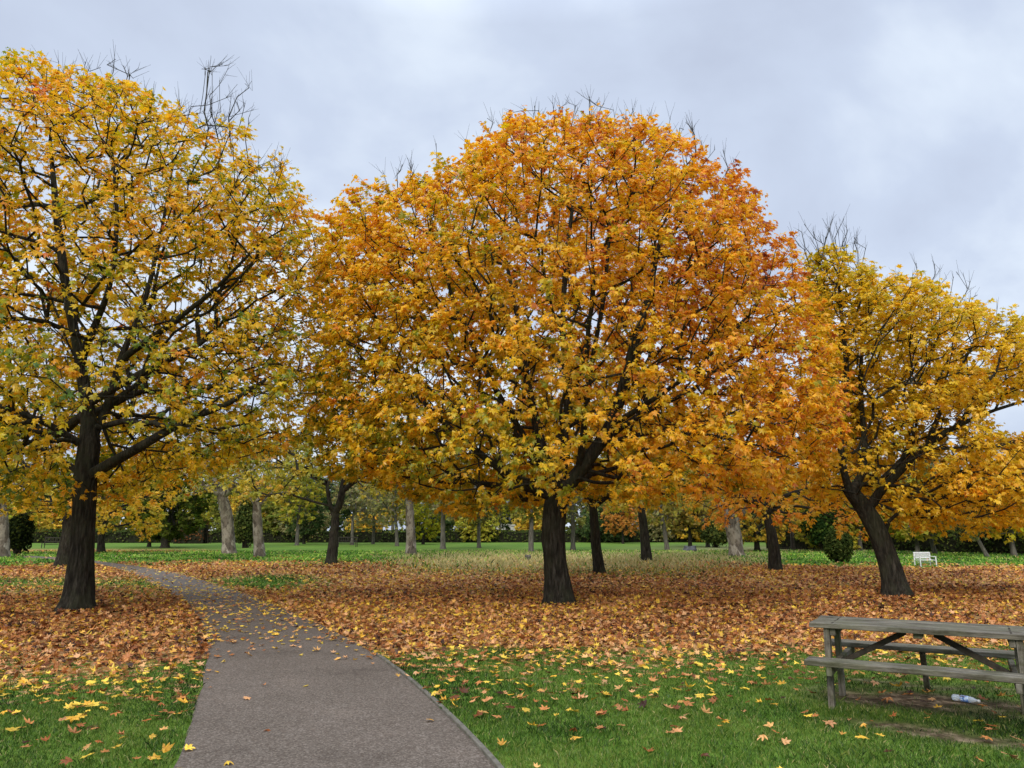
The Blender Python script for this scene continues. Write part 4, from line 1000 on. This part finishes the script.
def part(name, boxes, mat, parent, bev=0.004):
    V, Fq = [], []
    for bx in boxes: box(V, Fq, bx[0], bx[1], bx[2] if len(bx) > 2 else None, bev)
    return mesh_faces(name, np.array(V), Fq, mat, parent)
white = principled('white_paint', [(.3, (.62, .62, .60)), (.7, (.80, .80, .78))], (1, 1, 1), 3, .6, .1, .003)
darkw = principled('dark_stained_wood', [(.3, (.025, .02, .016)), (.7, (.06, .05, .04))], (1, 1, 1), 8, .8, .3, .004)
def garden_bench(label, px_, py_, L, mat, rz, panels, arms=True, name='garden_bench'):
    g = ground(px_, py_); r = empty(name, g, rz); tag(r, label, 'bench')
    part('seat', [((0, -.22 + .11 * j, .43), (L, .085, .03)) for j in range(5)], mat, r)
    tilt = Matrix.Rotation(-.18, 3, 'X')
    for k in range(panels):
        w_ = L / panels; x0 = -L / 2 + w_ * (k + .5)
        bx = [((x0, .30, .92), (w_ - .03, .035, .07)), ((x0, .27, .56), (w_ - .03, .035, .05))] + [((x0 + (q - 2) * (w_ - .05) / 4.4, .285, .74), (.035, .03, .34)) for q in range(5)]
        part('backrest', bx, mat, r)
    for x_ in np.linspace(-L / 2 + .03, L / 2 - .03, max(2, panels // 2 + 1)):
        part('leg', [((x_, -.24, .21), (.055, .055, .42))], mat, r)
        part('leg', [((x_, .27, .47), (.055, .055, .94))], mat, r)
    if arms:
        for x_ in (-L / 2 + .03, L / 2 - .03): part('armrest', [((x_, 0, .66), (.07, .56, .035)), ((x_, -.24, .54), (.05, .05, .22))], mat, r)
    part('stretcher', [((0, .0, .30), (L - .1, .04, .05))], mat, r)
    return r
garden_bench('white painted slatted garden bench on the lawn right of the leaning trunk', 926, 566.5, 1.22, white, math.radians(12), 3).scale = (.7, .7, .66)
garden_bench('long dark park bench on the far lawn left of the left maple trunk', 54, 548, 2.0, darkw, 0.1, 2, False, 'park_bench')
garden_bench('dark park bench on the far lawn just right of the V-forked maple', 347, 547, 1.9, darkw, -0.05, 2, True, 'park_bench')
# litter bin
g = ground(245, 547.5); r = empty('litter_bin', g); tag(r, 'small dark litter bin on the far lawn between the two pale plane trunks', 'bin')
def lathe(name, prof_, mat, parent, k=20, smooth=True):
    V = [(math.cos(j / k * 6.2832) * a_, math.sin(j / k * 6.2832) * a_, b_) for a_, b_ in prof_ for j in range(k)]
    Fq = [(i * k + j, i * k + (j + 1) % k, (i + 1) * k + (j + 1) % k, (i + 1) * k + j) for i in range(len(prof_) - 1) for j in range(k)]
    return mesh_faces(name, np.array(V), Fq, mat, parent, smooth=smooth)
lathe('body', [(.0, 0), (.26, 0), (.28, .03), (.30, .8), (.28, .82)], darkw, r); lathe('lid', [(.31, .84), (.32, .9), (.24, 1.0), (0, 1.04)], darkw, r)
# metal railing by the right hedge
def railing():
    A_, B_ = np.array(gp(772, 63)), np.array(gp(836, 58)); L = np.linalg.norm(B_ - A_); c = (A_ + B_) / 2
    r = empty('railing_fence', (*c, 0), math.atan2(*(B_ - A_)[::-1])); tag(r, 'black metal railing in front of the right-hand hedge, behind the low-branched maple', 'fence')
    for z_ in (.2, 1.15): part('rail', [((0, 0, z_), (L, .03, .045))], darkw, r)
    part('bars', [((x_, 0, .65), (.02, .02, 1.2)) for x_ in np.arange(-L / 2 + .1, L / 2, .13)], darkw, r, 0)
    for x_ in np.linspace(-L / 2, L / 2, 4): part('post', [((x_, 0, .68), (.06, .06, 1.36))], darkw, r)
railing()

# ================================================================ PICNIC TABLE
def wood_mat(name, along=(0.08, 1, 1), green=0.0):
    m, nt = newmat(name)
    v = mapping(nt, along)
    n = noise_node(nt, v, 42, 6, 0.7, 0.4); r = ramp(nt, [(.28, (.04, .034, .024)), (.45, (.115, .10, .075)), (.58, (.18, .162, .128)), (.75, (.30, .275, .225))]); nt.links.new(n.outputs[0], r.inputs[0])
    v2 = mapping(nt, (1, 1, 1)); n2 = noise_node(nt, v2, 3.2, 5, .6); r2 = ramp(nt, [(.42, (0, 0, 0)), (.62, (1, 1, 1))]); nt.links.new(n2.outputs[0], r2.inputs[0])
    mul = N(nt, 'ShaderNodeMath', operation='MULTIPLY'); nt.links.new(r2.outputs[0], mul.inputs[0]); mul.inputs[1].default_value = .3 + green
    n3 = noise_node(nt, mapping(nt, (.5, 1, 1)), 7, 6, .7); r3 = ramp(nt, [(.35, (.5, .48, .44)), (.5, (1, 1, 1)), (.7, (1.35, 1.33, 1.28))]); nt.links.new(n3.outputs[0], r3.inputs[0])
    cw = mixc(nt, 1.0, r.outputs[0], r3.outputs[0], 'MULTIPLY')
    c = mixc(nt, mul.outputs[0], cw, (.07, .085, .028))
    b = N(nt, 'ShaderNodeBsdfPrincipled'); b.inputs['Roughness'].default_value = .9; b.inputs['Specular IOR Level'].default_value = .2; nt.links.new(c, b.inputs['Base Color'])
    bp = N(nt, 'ShaderNodeBump'); bp.inputs['Strength'].default_value = .7; bp.inputs['Distance'].default_value = .006
    nt.links.new(n.outputs[0], bp.inputs['Height']); nt.links.new(bp.outputs[0], b.inputs['Normal'])
    o = N(nt, 'ShaderNodeOutputMaterial'); nt.links.new(b.outputs[0], o.inputs[0]); return m
WP, WL = wood_mat('weathered_planks'), wood_mat('mossy_posts', (1, 1, .1), .45)
WB = principled('dark_braces', [(.3, (.022, .018, .013)), (.7, (.07, .058, .042))], (1, 1, 1), 18, .9, .4, .004)
def picnic():
    tl = ground(809, 622.5, .75)                       # front-left corner of the top
    yaw = math.radians(-31); L, Wt = 1.78, .70
    ux = np.array([math.cos(yaw), math.sin(yaw)]); uy = np.array([-math.sin(yaw), math.cos(yaw)])
    c = tl[:2] + ux * L / 2 + uy * Wt / 2
    r = empty('picnic_table', (*c, 0), yaw); tag(r, 'weathered grey wooden picnic table with attached benches on the grass at the right edge', 'picnic table')
    rot = lambda a_, ax='Y': Matrix.Rotation(a_, 3, ax)
    wv = random.Random(3)
    for k in range(4):
        w_ = Wt / 4
        part('tabletop_plank', [((wv.uniform(-.006, .006), -Wt / 2 + w_ * (k + .5), .728 + wv.uniform(-.002, .002)), (L, w_ - .012, .044))], WP, r, .005)
    for x_ in (-L / 2 + .192, L / 2 - .192):
        for k in range(4):
            for q in (-.035, .035): part('bolt', [((x_, -Wt / 2 + Wt / 4 * (k + .5) + q, .7515), (.016, .016, .006))], darkw, r, .002)
    for s_, dy in ((-1, -.54), (1, .80)):
        for k in range(2):
            part('seat_plank', [((wv.uniform(-.006, .006), dy + (k - .5) * .125, .437), (L + .02, .117, .046))], WP, r, .005)
    X_ = L / 2 - .14
    for x_ in (-X_, X_):
        for s_ in (-1, 1):
            a_ = rot(s_ * .06, 'X'); part('leg', [((x_, (-.285 if s_ < 0 else .34), .345), (.05, .095, .72), a_)], WL, r)
        part('crossbar', [((x_ + (.052 if x_ < 0 else -.052), 0.13, .375), (.045, 1.58, .075))], WL, r)
        part('top_bearer', [((x_ + (.052 if x_ < 0 else -.052), 0, .672), (.045, .60, .066))], WL, r)
    # diagonal braces from the crossbars up to the middle of the top
    for s_ in (-1, 1):
        x0, z0, x1, z1 = s_ * (X_ - .08), .375, s_ * .12, .675; d = math.hypot(x1 - x0, z1 - z0)
        part('brace', [(((x0 + x1) / 2, 0.0, (z0 + z1) / 2), (d, .09, .045), rot(-math.atan2(z1 - z0, x1 - x0)))], WB, r)
    part('top_bearer', [((0, 0, .682), (.07, .58, .046))], WL, r)
    part('leg', [((-.04, .93, .205), (.05, .09, .50), rot(math.atan2(.26, .41), 'X'))], WL, r)
    return r
picnic()

# plastic bottle on the worn earth under the table
def bottle():
    g = ground(966, 703); r = empty('plastic_bottle', (g[0], g[1], .036), math.radians(-52)); tag(r, 'crushed clear plastic bottle with blue label lying under the picnic table', 'bottle')
    m, nt = newmat('clear_plastic'); b = N(nt, 'ShaderNodeBsdfPrincipled'); b.inputs['Base Color'].default_value = (.80, .88, .95, 1); b.inputs['Roughness'].default_value = .15; b.inputs['Transmission Weight'].default_value = .6; b.inputs['IOR'].default_value = 1.3
    o_ = N(nt, 'ShaderNodeOutputMaterial'); nt.links.new(b.outputs[0], o_.inputs[0])
    lab = principled('blue_label', [(.45, (.10, .22, .55)), (.55, (.55, .66, .8))], (1, 1, 1), 30, .4, 0)
    body = lathe('body', [(0.0, -.115), (.024, -.115), (.032, -.105), (.033, -.06), (.028, -.05), (.033, -.04), (.031, .0), (.033, .04), (.03, .062), (.018, .088), (.0125, .1), (.0125, .11)], m, r, 24)
    lb = lathe('label', [(.0342, -.036), (.0335, -.01), (.0345, .034)], lab, r, 24); cp = lathe('cap', [(.0145, .108), (.0145, .124), (0, .125)], white, r, 24)
    for o in (body, lb, cp): o.data.transform(Matrix.Rotation(math.radians(90), 4, 'Y') @ Matrix.Scale(.86, 4, (1, 0, 0)))
bottle()

# pale house glimpsed through the trees
def house():
    x, Y = gp(508, 150); r = empty('house', (x, Y, 0)); tag(r, 'pale low house glimpsed through the far trees left of the big orange trunk', 'house')
    wall = principled('cream_render', [(.3, (.42, .40, .36)), (.7, (.52, .50, .46))], (1, 1, 1), 1, .9, .1)
    part('wall', [((0, 0, 1.5), (9, 7, 3.0))], wall, r)
    V = np.array([(-4.9, -3.9, 3.003), (4.9, -3.9, 3.003), (4.9, 3.9, 3.003), (-4.9, 3.9, 3.003), (-4.9, 0, 5.4), (4.9, 0, 5.4)])
    mesh_faces('roof', V, [(0, 1, 5, 4), (2, 3, 4, 5), (0, 4, 3), (1, 2, 5), (3, 2, 1, 0)], principled('slate_roof', [(.3, (.07, .065, .06)), (.7, (.13, .12, .11))], (1, 1, 1), 3, .8, .2), r)
    gl = principled('window_glass', [(.3, (.03, .035, .04)), (.7, (.06, .07, .08))], (1, 1, 1), 1, .15, 0, spec=.6)
    for x_ in (-2.8, 2.8):
        f = part('window', [((x_ - .62, -3.53, 1.6), (.08, .08, 1.2)), ((x_ + .62, -3.53, 1.6), (.08, .08, 1.2)), ((x_, -3.53, 2.24), (1.32, .08, .08)), ((x_, -3.53, .96), (1.32, .08, .08))], white, r)
        part('pane', [((x_, -3.515, 1.6), (1.16, .03, 1.2))], gl, f, 0)
    part('door', [((0, -3.53, 1.05), (.95, .07, 2.1))], darkw, r)
house()
print('verts', sum(len(o.data.vertices) for o in S.objects if o.type == 'MESH'))
